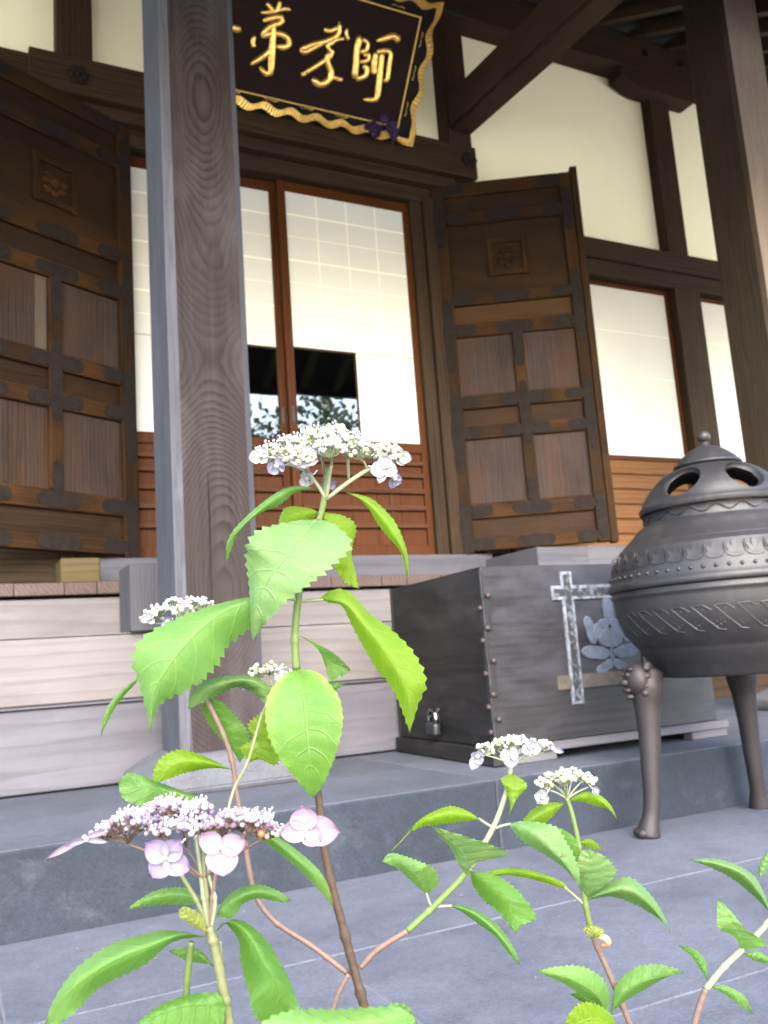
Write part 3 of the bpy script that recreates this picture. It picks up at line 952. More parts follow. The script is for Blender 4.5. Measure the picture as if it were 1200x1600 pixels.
# ------------------------------------------------------------------ roof
SL = 0.57
def zr(y):
    return 4.60 + (y - 4.6) * SL
YE = 1.25
for k in range(31):
    xx = -2.2 + 0.36 * k
    bm = nb()
    add_prism(bm, [(YE + 0.05, zr(YE + 0.05)), (5.6, zr(5.6)), (5.6, zr(5.6) + 0.10), (YE + 0.05, zr(YE + 0.05) + 0.10)], lambda u, v, w: (w, u, v), xx - 0.035, xx + 0.035)
    obj('rafter', bm, M['rafter'], hall)
bm = nb()
add_prism(bm, [(YE, zr(YE) + 0.102), (7.2, zr(7.2) + 0.102), (7.2, zr(7.2) + 0.15), (YE, zr(YE) + 0.15)], lambda u, v, w: (w, u, v), -2.4, 9.0)
obj('roof_boarding', bm, M['roofboard'], hall)
bm = nb()
add_prism(bm, [(YE - 0.08, zr(YE) + 0.152), (7.2, zr(7.2) + 0.152), (7.2, zr(7.2) + 0.30), (YE - 0.08, zr(YE) + 0.26)], lambda u, v, w: (w, u, v), -2.6, 9.2)
obj('roof', bm, M['tile'], hall)
box('eaves_board', -2.4, 9.0, YE - 0.03, YE + 0.03, zr(YE) - 0.02, zr(YE) + 0.10, M['roofboard'], hall)

# ------------------------------------------------------------------ porch pillars
def pillar(x0, x1, y0, y1, zb, zt, ch, mats, label, base):
    t = thing('porch_pillar', label, 'pillar', ((x0 + x1) / 2, (y0 + y1) / 2, zb), 0, 'wooden pillars of the porch')
    cx, cy = (x0 + x1) / 2, (y0 + y1) / 2
    a, b = (x1 - x0) / 2, (y1 - y0) / 2
    c = ch
    pts = [(-a + c, -b), (a - c, -b), (a, -b + c), (a, b - c), (a - c, b), (-a + c, b), (-a, b - c), (-a, -b + c)]
    bm = nb()
    nz = 24
    rings = []
    for i in range(nz + 1):
        z = (zt - zb) * i / nz
        rings.append([bm.verts.new((u, v, z)) for u, v in pts])
    for r0, r1 in zip(rings, rings[1:]):
        for k in range(8):
            bm.faces.new((r0[k], r0[(k + 1) % 8], r1[(k + 1) % 8], r1[k]))
    bm.faces.new(rings[0]); bm.faces.new(rings[-1])
    es = [e for e in bm.edges if abs(e.verts[0].co.z - e.verts[1].co.z) > 0.01]
    bmesh.ops.bevel(bm, geom=es, offset=0.004, segments=2, affect='EDGES')
    o = obj('shaft', bm, mats, t)
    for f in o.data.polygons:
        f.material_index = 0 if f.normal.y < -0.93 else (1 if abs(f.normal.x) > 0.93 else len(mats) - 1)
    # base stone
    bx0, bx1, by0, by1, bz = base
    bm = nb()
    k = 0.05
    def octo(x0, x1, y0, y1, k, z):
        return [bm.verts.new((px - cx, py - cy, z - zb)) for px, py in ((x0 + k, y0), (x1 - k, y0), (x1, y0 + k), (x1, y1 - k), (x1 - k, y1), (x0 + k, y1), (x0, y1 - k), (x0, y0 + k))]
    r = [octo(bx0 + .012, bx1 - .012, by0 + .012, by1 - .012, k, ZT), octo(bx0, bx1, by0, by1, k, ZT + 0.02), octo(bx0, bx1, by0, by1, k, bz), octo(x0 - 0.03, x1 + 0.03, y0 - 0.03, y1 + 0.03, 0.03, zb - 0.012), octo(x0 + 0.004, x1 - 0.004, y0 + 0.004, y1 - 0.004, 0.03, zb)]
    for r0, r1 in zip(r, r[1:]):
        for q in range(8):
            bm.faces.new((r0[q], r0[(q + 1) % 8], r1[(q + 1) % 8], r1[q]))
    bm.faces.new(r[0]); bm.faces.new(r[-1])
    bmesh.ops.bevel(bm, geom=[e for e in bm.edges], offset=0.005, segments=2, affect='EDGES')
    obj('base_stone', bm, M['base_stone'], t, 'low chamfered grey granite base stone')
    return t


pillar(0.768, 1.085, 3.20, 3.55, -0.27, 3.92, 0.032, [M['pillar_front'], M['pillar_side'], M['pillar_arris']],
       'square chamfered wooden pillar with flowing brown grain standing behind the hydrangea', (0.64, 1.225, 3.10, 3.66, -0.345))
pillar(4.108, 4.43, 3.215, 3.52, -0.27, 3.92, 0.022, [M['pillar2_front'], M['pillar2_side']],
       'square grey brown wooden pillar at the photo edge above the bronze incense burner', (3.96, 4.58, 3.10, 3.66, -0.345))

# ------------------------------------------------------------------ wooden steps
steps = thing('wooden_steps', 'weathered pale wooden steps with gaps between the boards below the temple floor', 'steps')
T1, T2 = -0.083, 0.195
XL, XR = -1.6, 3.62


def sbox(name, x0, x1, y0, y1, z0, z1, mat, label=None):
    return box(name, x0, x1, y0, y1, z0, z1, M[mat], steps, 0.004, label)


for xa, xb in ((XL, 3.62),):
    sbox('riser_board', xa, xb, 3.68, 3.74, ZT + 0.008, T1 - 0.006, 'riser', 'greyest lowest step board')
    sbox('tread_board', xa, xb, 3.665, 3.95, T1 - 0.0, T1 + 0.0001 + 0.004, 'riser')
    sbox('riser_board', xa, xb, 3.955, 4.01, T1 + 0.006, T2 - 0.002, 'stepX', 'wide pale middle step board')
    sbox('tread_board', xa, xb, 3.95, 4.20, T2, T2 + 0.006, 'stepX')
    sbox('riser_board', xa, xb, 4.21, 4.25, T2 + 0.008, 0.378, 'stepX', 'light beige top step board under the dark floor edge gap')
sbox('riser_backing', XL, XR, 4.011, 4.05, ZT, T2 - 0.01, 'beamX')
sbox('corner_post', 0.735, 0.90, 3.915, 4.17, T2 + 0.007, 0.496, 'pillar_arris', 'short silvery grey post on the steps behind the pillar')

# ------------------------------------------------------------------ signboard
SP = Vector((2.592, 4.40, 3.155))
tilt = math.atan2(0.487, 0.628)
sign = thing('name_plaque', 'dark wooden name plaque with gold characters and a wavy gold rim hung above the door', 'signboard', SP)
sign.rotation_euler = (tilt, 0, 0)
SUV = Vector((0, -math.sin(tilt), math.cos(tilt)))
SNV = SUV.cross(Vector((1, 0, 0)))


def SPX(x, y):
    d = P(x, y, 1.0)
    k = SP.dot(SNV) / d.dot(SNV)
    q = d * k - SP
    return q.x, q.dot(SUV)


SW, SH = 1.40, 0.80
# wavy outline
def wavy(ins):
    pts = []

    def run(p0, p1, nwave, n, amp, out):
        for i in range(n):
            f = i / n
            w = (0.5 - 0.5 * math.cos(2 * PI * nwave * f)) * amp
            pts.append((p0[0] + (p1[0] - p0[0]) * f + out[0] * w, p0[1] + (p1[1] - p0[1]) * f + out[1] * w))
    x0, x1, y0, y1 = -SW + ins, -ins, ins, SH - ins
    run((x0, y0), (x1 - 0.06, y0), 8, 150, -0.026, (0, -1))
    run((x1 - 0.06, y0), (x1, y0), 1, 5, 0.0, (0, -1))
    run((x1, y0), (x1, y0 + 0.08), 1, 7, 0.0, (1, 0))
    run((x1, y0 + 0.08), (x1, y1 - 0.05), 3, 56, -0.032, (1, 0))
    run((x1, y1 - 0.05), (x1, y1), 1, 5, 0, (1, 0))
    run((x1, y1), (x0, y1), 8, 150, -0.026, (0, 1))
    run((x0, y1), (x0, y0), 4, 68, -0.032, (-1, 0))
    return pts


wo, wi = wavy(0.0), wavy(0.040)
bm = nb()
add_prism(bm, wi, lambda u, v, w: (u, w, v), -0.050, 0.010)
obj('border', bm, M['board_rim'], sign, 'black border with gold scrolls')
# gilded flaring rim, carved in ribs
bm = nb()
n = len(wo)
ring = []
for i in range(n):
    k = 0.0045 if i % 2 == 0 else -0.0025
    ring.append([bm.verts.new((wi[i][0], -0.054 - k * 0.4, wi[i][1])), bm.verts.new((wo[i][0], -0.046 - k, wo[i][1])), bm.verts.new((wo[i][0], 0.010, wo[i][1])), bm.verts.new((wi[i][0], 0.012, wi[i][1]))])
for i in range(n):
    a_, b_ = ring[i], ring[(i + 1) % n]
    for k in range(4):
        bm.faces.new((a_[k], a_[(k + 1) % 4], b_[(k + 1) % 4], b_[k]))
obj('gold_rim', bm, M['gold'], sign, 'wavy ribbed gilded rim around the plaque')
bm = nb()
add_box(bm, -SW + 0.135, -0.135, -0.058, -0.051, 0.095, SH - 0.115, 0.002)
obj('board', bm, M['board'], sign, 'dark red brown inner board')
bm = nb()
for a in ((-SW + 0.125, -SW + 0.135, 0.087, SH - 0.105), (-0.135, -0.125, 0.087, SH - 0.105)):
    add_box(bm, a[0], a[1], -0.060, -0.051, a[2], a[3], 0.001)
for a in ((-SW + 0.1352, -0.1352, 0.086, 0.0945), (-SW + 0.1352, -0.1352, SH - 0.1145, SH - 0.106)):
    add_box(bm, a[0], a[1], -0.060, -0.051, a[2], a[3], 0.001)
obj('gold_line', bm, M['old_gold'], sign)


def scroll(u, v, rot, s=0.035):
    bm = nb()
    for q in (-1, 1):
        pts = []
        for i in range(12):
            f = i / 11
            a = q * (0.3 + 2.8 * f)
            r = s * (1 - 0.45 * f)
            x, y = q * s * 0.9 * (1 - f) + r * 0.5 * math.sin(a), s * 0.5 * f + r * 0.35 * math.cos(a)
            c, sn = math.cos(rot), math.sin(rot)
            pts.append((u + x * c - y * sn, -0.052, v + x * sn + y * c))
        add_tube(bm, pts, [0.0045 * (1 - 0.6 * i / 11) for i in range(12)], 5)
    obj('scroll_motif', bm, M['old_gold'], sign)


for u in (-0.28, -0.50, -0.72, -0.94, -1.16):
    scroll(u, 0.070, 0)
    scroll(u, SH - 0.078, PI)
for v in (0.20, 0.40, 0.58):
    scroll(-0.088, v, PI / 2)
    scroll(-SW + 0.088, v, -PI / 2)


# gilded brush characters: strokes given where they lie on the plaque
def Z7(x, y):
    return SPX(340 + x / 3.3333, y / 3.3333)


def stroke(bm, pts, w0, w1=None, wm=None):
    q = [Z7(*p) for p in pts]
    c = catmull(q, 14)
    w1 = w0 if w1 is None else w1
    wm = max(w0, w1) if wm is None else wm
    rad = []
    for i in range(14):
        f = i / 13
        r = (w0 * (1 - f) + w1 * f)
        r = r + (wm - r) * math.sin(PI * f)
        if i == 0 or i == 13:
            r *= 0.55
        rad.append(r)
    add_tube(bm, [(u, -0.060, v) for u, v in c], rad, 8)


def character(strokes):
    bm = nb()
    for s in strokes:
        stroke(bm, *s)
    for v in bm.verts:           # carved in shallow relief
        v.co.y = -0.060 + (v.co.y + 0.060) * 0.75
    return obj('gold_character', bm, M['gold'], sign, smooth=True)


W = 0.0175
character([  # 師
    ([(722, 182), (705, 260), (700, 340), (692, 405)], W * 1.2, W * 1.2),
    ([(735, 200), (762, 225), (752, 258), (722, 268)], W * .8, W * .7),
    ([(740, 285), (768, 282), (760, 312), (718, 318)], W * .7, W * .6),
    ([(735, 345), (758, 350), (748, 390), (700, 408)], W * .9, W),
    ([(805, 212), (850, 198), (895, 186), (925, 210)], W * .3, W * 1.4, W * 1.1),
    ([(806, 268), (796, 320), (792, 385)], W * .9, W * 1.2),
    ([(808, 268), (850, 262), (880, 272), (872, 340), (862, 410), (842, 418)], W * .8, W * .9),
    ([(838, 262), (828, 350), (818, 440), (808, 505), (785, 515), (740, 512)], W * 1.0, W * .5, W * 1.2)])
character([  # 孝
    ([(612, 112), (618, 150), (600, 185), (540, 215), (470, 232), (412, 258)], W * .7, W * .9),
    ([(412, 260), (440, 268), (500, 238), (560, 205), (620, 172)], W * .9, W * .6, W * .75),
    ([(535, 152), (570, 158), (608, 140)], W * .8, W * .6),
    ([(655, 145), (652, 180), (664, 205)], W * .4, W * .7),
    ([(640, 200), (600, 205), (570, 232)], W * .5, W * .6),
    ([(585, 205), (552, 242), (580, 275), (520, 325), (430, 380)], W * .7, W * .7, W * .85),
    ([(428, 372), (432, 392)], W, W * .8),
    ([(578, 262), (550, 305), (572, 370), (560, 415), (515, 435), (475, 405)], W * .9, W * 1.2),
    ([(575, 395), (605, 405), (632, 412)], W * .5, W * .7)])
character([  # 第
    ([(236, 15), (256, 35), (275, 62)], W * .5, W * .8),
    ([(308, 5), (300, 35), (285, 62)], W * .6, W * .8),
    ([(210, 66), (270, 60), (330, 45), (362, 50)], W * .5, W * .7),
    ([(222, 108), (270, 92), (318, 88), (312, 118), (255, 138), (212, 185)], W * .7, W * .9),
    ([(212, 188), (270, 172), (330, 182), (358, 215), (338, 242), (290, 240)], W * .9, W * 1.0),
    ([(278, 110), (272, 200), (265, 290), (258, 375), (232, 378), (205, 345)], W * .8, W * .7, W * 1.25),
    ([(272, 240), (230, 285), (158, 332)], W * .9, W * .5),
    ([(178, 185), (168, 215), (174, 245)], W * .6, W * .8)])
character([([(-90, 130), (-30, 135), (40, 138), (105, 152)], W * .9, W * 1.3, W * .8)])  # 一

knot = thing('purple_cord_knot', 'dark purple cloth knot tied at the lower right corner of the plaque', 'cloth knot', SP)
kb = nb()
kc = Vector((-0.235, -0.085, 0.055))


def cloth_fan(a0, a1, length, pleats, seed):
    """a gathered end of cloth: pleats opening out from the knot"""
    rnd = random.Random(seed)
    nr, na = 10, 40
    grid = []
    ph = rnd.uniform(0, 6)
    for i in range(nr):
        r = 0.012 + length * i / (nr - 1)
        row = []
        for j in range(na):
            f = j / (na - 1)
            a = a0 + (a1 - a0) * f
            rr = r * (1 + 0.10 * math.sin(5 * f + ph) * i / nr + 0.05 * math.sin(PI * 2 * pleats * f))
            dy = -0.016 * (0.3 + i / nr) * math.sin(2 * PI * pleats * f + ph + 0.8 * math.sin(3 * f)) - 0.03 * math.sin(PI * i / nr) + 0.02 * i / nr
            row.append(kb.verts.new(kc + Vector((rr * math.cos(a), dy, rr * math.sin(a)))))
        grid.append(row)
    for p, q in zip(grid, grid[1:]):
        for j in range(na - 1):
            kb.faces.new((p[j], p[j + 1], q[j + 1], q[j]))


cloth_fan(R_(165), R_(255), 0.105, 5, 1)
cloth_fan(R_(70), R_(112), 0.115, 3, 2)
cloth_fan(R_(-65), R_(15), 0.12, 5, 3)
cloth_fan(R_(120), R_(165), 0.07, 3, 4)
o = obj('cloth', kb, M['purple'], knot, smooth=True)
sol = o.modifiers.new('thickness', 'SOLIDIFY')
sol.thickness = 0.004
kb = nb()
add_ball(kb, kc + Vector((0, -0.035, 0)), 0.028, 3, (1.15, 0.9, 1.0))
for v in kb.verts:
    v.co += v.normal * 0.003 * math.sin(v.co.x * 210 + 3 * math.sin(v.co.z * 90))
obj('cloth_knot', kb, M['purple'], knot, smooth=True)

# ------------------------------------------------------------------ offertory box
BX0, BX1, BY0, BY1 = 1.80, 2.90, 2.793, 3.655
off = thing('offertory_box', 'blackened wooden offertory box with iron corner straps and a worn crest in front', 'offertory box', (BX0, BY0, ZT))
OB = lambda name, x0, x1, y0, y1, z0, z1, mat, bev=0.003, label=None: box(name, x0 - BX0, x1 - BX0, y0 - BY0, y1 - BY0, z0 - ZT, z1 - ZT, M[mat], off, bev, label)
ZB, ZTOP = -0.335, 0.325
hz = [ZB, -0.01, ZTOP]
OB('front_board', BX0, BX1, BY0, BY0 + 0.03, ZB, ZTOP, 'boxfront')
for a, b in ((ZB, ZTOP),):
    OB('side_board', BX0 + 0.002, BX0 + 0.03, BY0 + 0.031, BY1, a, b, 'boxY')
OB('side_board', BX1 - 0.03, BX1 - 0.002, BY0 + 0.031, BY1, ZB, ZTOP, 'boxY')
OB('back_board', BX0 + 0.088, BX1 - 0.031, BY1 - 0.03, BY1 - 0.001, ZB, ZTOP, 'boxX')
OB('bottom_board', BX0 + 0.088, BX1 - 0.031, BY0 + 0.031, BY1 - 0.031, ZB + 0.01, ZB + 0.03, 'boxX')
for k in range(9):
    yy = BY0 + 0.06 + k * 0.088
    OB('lid_bar', BX0 + 0.088, BX1 - 0.031, yy, yy + 0.035, ZTOP - 0.06, ZTOP - 0.02, 'boxX')
SKEW = R_(-3.6)
for o_ in off.children:
    if o_.name.startswith('side_board') and o_.data.vertices[0].co.x < 0.1:
        o_.rotation_euler = (0, 0, SKEW)
# base skirting, raised on feet at the front
OB('skirting', BX0 - 0.022, BX0 + 0.03, BY0 - 0.02, BY1, ZT + 0.004, ZB - 0.001, 'boxY', label='grey worn side skirting').rotation_euler = (0, 0, SKEW)
OB('skirting', BX0 + 0.031, BX1 + 0.04, BY0 - 0.02, BY0 + 0.04, ZT + 0.034, ZB - 0.001, 'riser', label='pale grey front skirting raised off the stone')
OB('skirting', BX1 - 0.01, BX1 + 0.04, BY0 + 0.041, BY1, ZT + 0.004, ZB - 0.001, 'boxY')
OB('foot', BX0 + 0.031, BX0 + 0.26, BY0 - 0.012, BY0 + 0.04, ZT + 0.001, ZT + 0.033, 'riser')
OB('foot', BX1 - 0.16, BX1 + 0.035, BY0 - 0.012, BY0 + 0.04, ZT + 0.001, ZT + 0.033, 'riser')
# iron corner straps, stepping from one face to the other, with studs between them
zs = [ZTOP - 0.02, 0.205, 0.085, -0.035, -0.155, -0.245, ZB + 0.002]
for i in range(6):
    a, b = zs[i + 1], zs[i]
    st = nb()
    if i % 2 == 0:
        add_box(st, -0.0045, 0.007, -0.0045, -0.0005, a - ZT, b - ZT, 0.001)
        add_box(st, -0.0045, -0.0003, 0.0, 0.016, a - ZT, b - ZT, 0.001)
    else:
        add_box(st, 0.010, 0.030, -0.0045, 0.0, a - ZT, b - ZT, 0.001)
    o = obj('corner_strap', st, M['black'], off)
    if i < 5:
        for (px, py, dz) in ((0.022 if i % 2 == 0 else 0.008, -0.006, 0.010), (-0.006, 0.014, -0.035)):
            rv = nb()
            add_ball(rv, (px, py, a - ZT + dz), 0.0125, 2, (1, .8, 1) if px > 0 else (.8, 1, 1))
            obj('stud', rv, M['nail_rust'], o, smooth=True)
bs = nb()
add_box(bs, -0.002, 0.0015, BY1 - BY0 - 0.025, BY1 - BY0 - 0.001, ZB - ZT, ZTOP - ZT, 0.001)
obj('back_strap', bs, M['black'], off).rotation_euler = (0, 0, SKEW)
# crest: well-crib frame round a plant
crest = nb()
CXm, yE = 2.375, -0.003


def bar(x0, x1, z0, z1, o):
    add_box(crest, x0 - BX0, x1 - BX0, yE - 0.004 - o, 0.0, z0 - ZT, z1 - ZT, 0.001)


bar(2.160, 2.215, -0.21, 0.298, 0.002)
bar(2 * CXm - 2.215, 2 * CXm - 2.160, -0.21, 0.298, 0.002)
bar(2.112, 2 * CXm - 2.112, 0.188, 0.243, 0.0)
o = obj('crest_frame', crest, M['white_paint'], off, 'worn white well-crib frame of the crest')
crest = nb()
bar(2.172, 2.203, -0.198, 0.286, 0.0035)
bar(2 * CXm - 2.203, 2 * CXm - 2.172, -0.198, 0.286, 0.0035)
bar(2.124, 2.1715, 0.201, 0.231, 0.0028)
bar(2.2035, 2 * CXm - 2.2035, 0.201, 0.231, 0.0028)
obj('crest_inlay', crest, M['crest_dark'], o)
crest = nb()
bar(2.100, 2 * CXm - 2.10, -0.152, -0.10, 0.0)
obj('crest_frame', crest, M['ochre_paint'], off, 'brownish worn lower bar of the crest frame')


def petal_plate(cx, cz, rx, rz, rot, t):
    bm = nb()
    pts = []
    for k in range(28):
        a = 2 * PI * k / 28
        ex, ez = rx * math.cos(a), rz * math.sin(a) * (0.75 + 0.25 * abs(math.cos(a)))
        pts.append((cx - BX0 + ex * math.cos(rot) - ez * math.sin(rot), cz - ZT + ex * math.sin(rot) + ez * math.cos(rot)))
    add_prism(bm, pts, lambda u, v, w: (u, w, v), -t, 0.0)
    bmesh.ops.bevel(bm, geom=[e for e in bm.edges if all(abs(v.co.y + t) < 1e-6 for v in e.verts)], offset=0.004, segments=1, affect='EDGES')
    return obj('crest_petal', bm, M['lotus_paint'], off)


petal_plate(2.382, 0.135, 0.062, 0.032, PI / 2, 0.006)
petal_plate(2.285, 0.065, 0.058, 0.028, PI / 2 + 0.25, 0.006)
petal_plate(2.47, 0.065, 0.058, 0.028, PI / 2 - 0.25, 0.006)
petal_plate(2.34, 0.065, 0.048, 0.045, 0.5, 0.009)
petal_plate(2.415, 0.065, 0.048, 0.045, -0.5, 0.009)
petal_plate(2.377, 0.03, 0.06, 0.045, 0, 0.012)
petal_plate(2.30, -0.022, 0.070, 0.032, -0.12, 0.007)
petal_plate(2.455, -0.022, 0.070, 0.032, 0.12, 0.007)
petal_plate(2.34, -0.078, 0.05, 0.024, 0.4, 0.006)
petal_plate(2.415, -0.078, 0.05, 0.024, -0.4, 0.006)
petal_plate(2.377, -0.03, 0.055, 0.009, PI / 2, 0.0085)

# padlock hanging on the left side of the box
lk = thing('padlock', 'black and chrome padlock hanging low on the side of the offertory box', 'padlock', (BX0 + 0.029, 3.245, -0.262), SKEW)
bm = nb()
add_box(bm, -0.046, -0.010, -0.045, 0.045, -0.050, 0.006, 0.014, 3)
obj('lock_body', bm, M['black'], lk, smooth=False)
bm = nb()
add_box(bm, -0.0472, -0.0405, -0.030, 0.030, -0.030, -0.012, 0.002)
obj('lock_plate', bm, M['steel_blue'], lk)
bm = nb()
add_tube(bm, [(-0.028, 0.034, -0.002)] + [(-0.028, 0.034 * math.cos(a), 0.022 + 0.034 * math.sin(a)) for a in [PI * q / 12 for q in range(13)]] + [(-0.028, -0.034, -0.002)], 0.0085, 10)
obj('shackle', bm, M['chrome'], lk, smooth=True)
bm = nb()
add_box(bm, -0.003, -0.0005, -0.014, 0.014, 0.0, 0.06, 0.001)
add_tube(bm, [(-0.003, -0.008, 0.03), (-0.034, -0.006, 0.03), (-0.034, 0.006, 0.03), (-0.003, 0.008, 0.03)], 0.004, 6)
obj('hasp', bm, M['chrome'], lk)

# ------------------------------------------------------------------ incense burner
BC = (2.408, 2.216, 0.0)
bur = thing('incense_burner', 'large dark bronze incense burner on three legs with an openwork lid', 'incense burner', BC)


def smooth_profile(pts, k=4):
    return catmull(pts, (len(pts) - 1) * k + 1)


bm = nb()
add_lathe(bm, [(0.0, -0.118), (0.236, -0.12), (0.243, -0.112)] + smooth_profile([(0.262, -0.082), (0.283, -0.055), (0.30, -0.028)], 3) + [(0.302, -0.022)] + smooth_profile([(0.306, -0.018), (0.33, 0.012), (0.352, 0.055), (0.365, 0.10), (0.372, 0.15)], 4) + [(0.376, 0.153), (0.376, 0.160), (0.373, 0.163), (0.374, 0.172)], 128)
obj('bowl', bm, M['bronze'], bur, smooth=True)
bm = nb()
add_lathe(bm, [(0.34, 0.174), (0.381, 0.1745), (0.385, 0.180), (0.386, 0.192), (0.382, 0.199)] + smooth_profile([(0.374, 0.207), (0.369, 0.235), (0.353, 0.278), (0.34, 0.304)], 4) + [(0.3385, 0.309), (0.332, 0.309), (0.3305, 0.318), (0.326, 0.318), (0.3235, 0.324)] + smooth_profile([(0.318, 0.329), (0.283, 0.362), (0.262, 0.385), (0.243, 0.397)], 3) + [(0.238, 0.399), (0.236, 0.404), (0.236, 0.438), (0.20, 0.44)], 128)
obj('shoulder', bm, M['bronze'], bur, smooth=True)

# lid: thick shell, six openings cut through it
lid = nb()
outer = [(0.246, 0.440), (0.249, 0.446), (0.249, 0.457), (0.243, 0.464)] + smooth_profile([(0.240, 0.468), (0.222, 0.505), (0.19, 0.543), (0.15, 0.574), (0.106, 0.592)], 5)
inner = [(0.09, 0.585), (0.14, 0.562), (0.178, 0.533), (0.208, 0.497), (0.226, 0.462), (0.228, 0.440), (0.246, 0.440)]
add_lathe(lid, outer + inner, 128)
bmesh.ops.remove_doubles(lid, verts=lid.verts, dist=1e-5)
lid_o = obj('lid', lid, M['bronze'], None)
cut = nb()
for k in range(6):
    th = R_(-163 + 62 * 0 + 60 * k)
    mt = Matrix.Translation((0.198 * math.cos(th), 0.198 * math.sin(th), 0.529)) @ Matrix.Rotation(th, 4, 'Z') @ Matrix.Rotation(R_(44), 4, 'Y') @ Matrix.Rotation(R_(14), 4, 'X') @ Matrix.Diagonal((0.06, 0.062, 0.036, 1))
    bmesh.ops.create_icosphere(cut, subdivisions=4, radius=1, matrix=Matrix.Translation((0.198 * math.cos(th), 0.198 * math.sin(th), 0.527)) @ Matrix.Rotation(th, 4, 'Z') @ Matrix.Rotation(R_(-48), 4, 'Y') @ Matrix.Rotation(R_(-10), 4, 'Z') @ Matrix.Diagonal((0.036, 0.066, 0.07, 1)))
cut_me = bpy.data.meshes.new('opening_cutter')
cut.to_mesh(cut_me); cut.free()
cut_o = bpy.data.objects.new('opening_cutter', cut_me)
COL.objects.link(cut_o)
# cutters are turned so that the long axis follows the lid's surface
md = lid_o.modifiers.new('openings', 'BOOLEAN')
md.operation = 'DIFFERENCE'
md.object = cut_o
md.solver = 'EXACT'
dg = bpy.context.evaluated_depsgraph_get()
new_me = bpy.data.meshes.new_from_object(lid_o.evaluated_get(dg))
lid_o.modifiers.clear()
old = lid_o.data
lid_o.data = new_me
bpy.data.objects.remove(cut_o)
bpy.data.meshes.remove(cut_me)
bpy.data.meshes.remove(old)
for f in lid_o.data.polygons:
    f.use_smooth = True
lid_o.data.set_sharp_from_angle(angle=R_(40))
lid_o.parent = bur
lid_o['label'] = 'domed lid pierced by eye-shaped openings'
bm = nb()
add_lathe(bm, [(0.09, 0.5925), (0.110, 0.5935), (0.115, 0.597), (0.115, 0.602), (0.111, 0.606)] + smooth_profile([(0.106, 0.609), (0.092, 0.625), (0.058, 0.652), (0.024, 0.667)], 4) + [(0.015, 0.672), (0.0145, 0.682), (0.0, 0.684)], 96)
obj('cap', bm, M['bronze'], bur, smooth=True)
bm = nb()
add_ball(bm, (0, 0, 0.702), 0.0225, 4, (1, 1, 0.95))
obj('knob', bm, M['bronze'], bur, smooth=True)

# studs
bm = nb()
bmesh.ops.create_icosphere(bm, subdivisions=2, radius=0.0068)
sm_ = bpy.data.meshes.new('stud'); bm.to_mesh(sm_); bm.free(); sm_.materials.append(M['bronze'])
for f in sm_.polygons:
    f.use_smooth = True
for k in range(62):
    a = 2 * PI * k / 62
    o = link('stud', sm_, bur)
    o.location = (0.3715 * math.cos(a), 0.3715 * math.sin(a), 0.221)
# lotus reliefs on the shoulder band
bm = nb()
slope = math.atan2(0.028, 0.06)
def ring_shape(bm, z0, fn, n=20, t=0.0035):
    pts = [fn(2 * PI * k / n) for k in range(n)]
    add_prism(bm, pts, lambda u, v, w: (w - (v * 0.36), u, v), -0.004, t * 0.55)
ring_shape(bm, 0, lambda a: (0.026 * math.cos(a), -0.012 + 0.012 * math.sin(a)))
ring_shape(bm, 0, lambda a: (0.009 * math.cos(a), 0.008 + 0.024 * math.sin(a)), 16, 0.006)
for s in (-1, 1):
    ring_shape(bm, 0, lambda a: (s * 0.014 + 0.008 * math.cos(a) + s * 0.006 * math.sin(a), 0.0 + 0.016 * math.sin(a)), 14, 0.005)
    add_box(bm, -0.002, 0.003, s * 0.0285 - 0.001, s * 0.0285 + 0.001, -0.022, 0.028, 0)
bmesh.ops.recalc_face_normals(bm, faces=bm.faces)
lm = bpy.data.meshes.new('lotus_relief'); bm.to_mesh(lm); bm.free(); lm.materials.append(M['bronze'])
for k in range(38):
    a = 2 * PI * (k + 0.3) / 38
    o = link('lotus_relief', lm, bur)
    o.location = (0.3585 * math.cos(a), 0.3585 * math.sin(a), 0.268)
    o.rotation_euler = (0, 0, a)
# slanting leaf reliefs on the bowl
bm = nb()
for (u0, v0, u1, v1, w) in ((-0.040, 0.042, 0.030, -0.030, 0.0024), (-0.040, 0.042, -0.005, 0.044, 0.002), (-0.005, 0.044, 0.020, 0.028, 0.002), (0.030, -0.030, 0.052, -0.034, 0.0018)):
    n_ = 7
    pts = []
    for i in range(n_):
        f = i / (n_ - 1)
        u, v = u0 + (u1 - u0) * f, v0 + (v1 - v0) * f
        pts.append((0.345 + 0.55 * (v + 0.0) * (0.62) - u * u / 0.7 + 0.006, u, v))
    add_tube(bm, pts, w, 6)
for i in range(7):
    for j in range(3):
        f = i / 6
        u = -0.03 + 0.055 * f + 0.012 * j
        v = 0.034 - 0.056 * f + 0.006 * j
        if abs(v) < 0.04:
            add_ball(bm, (0.345 + 0.34 * v - u * u / 0.7 + 0.004, u, v), 0.0036, 1, (1, 1.3, 1))
bmesh.ops.recalc_face_normals(bm, faces=bm.faces)
lm = bpy.data.meshes.new('leaf_relief'); bm.to_mesh(lm); bm.free(); lm.materials.append(M['bronze'])
for k in range(34):
    a = 2 * PI * (k + 0.1) / 34
    o = link('leaf_relief', lm, bur)
    o.location = (0.001 * math.cos(a), 0.001 * math.sin(a), 0.058)
    o.rotation_euler = (0, 0, a)
# wave relief on the neck band
bm = nb()
pts = []
for i in range(241):
    a = 2 * PI * i / 240
    pts.append((0.2375 * math.cos(a), 0.2375 * math.sin(a), 0.42 + 0.010 * math.sin(18 * a)))
add_tube(bm, pts, 0.0024, 5, cap=False)
obj('neck_relief', bm, M['bronze'], bur)
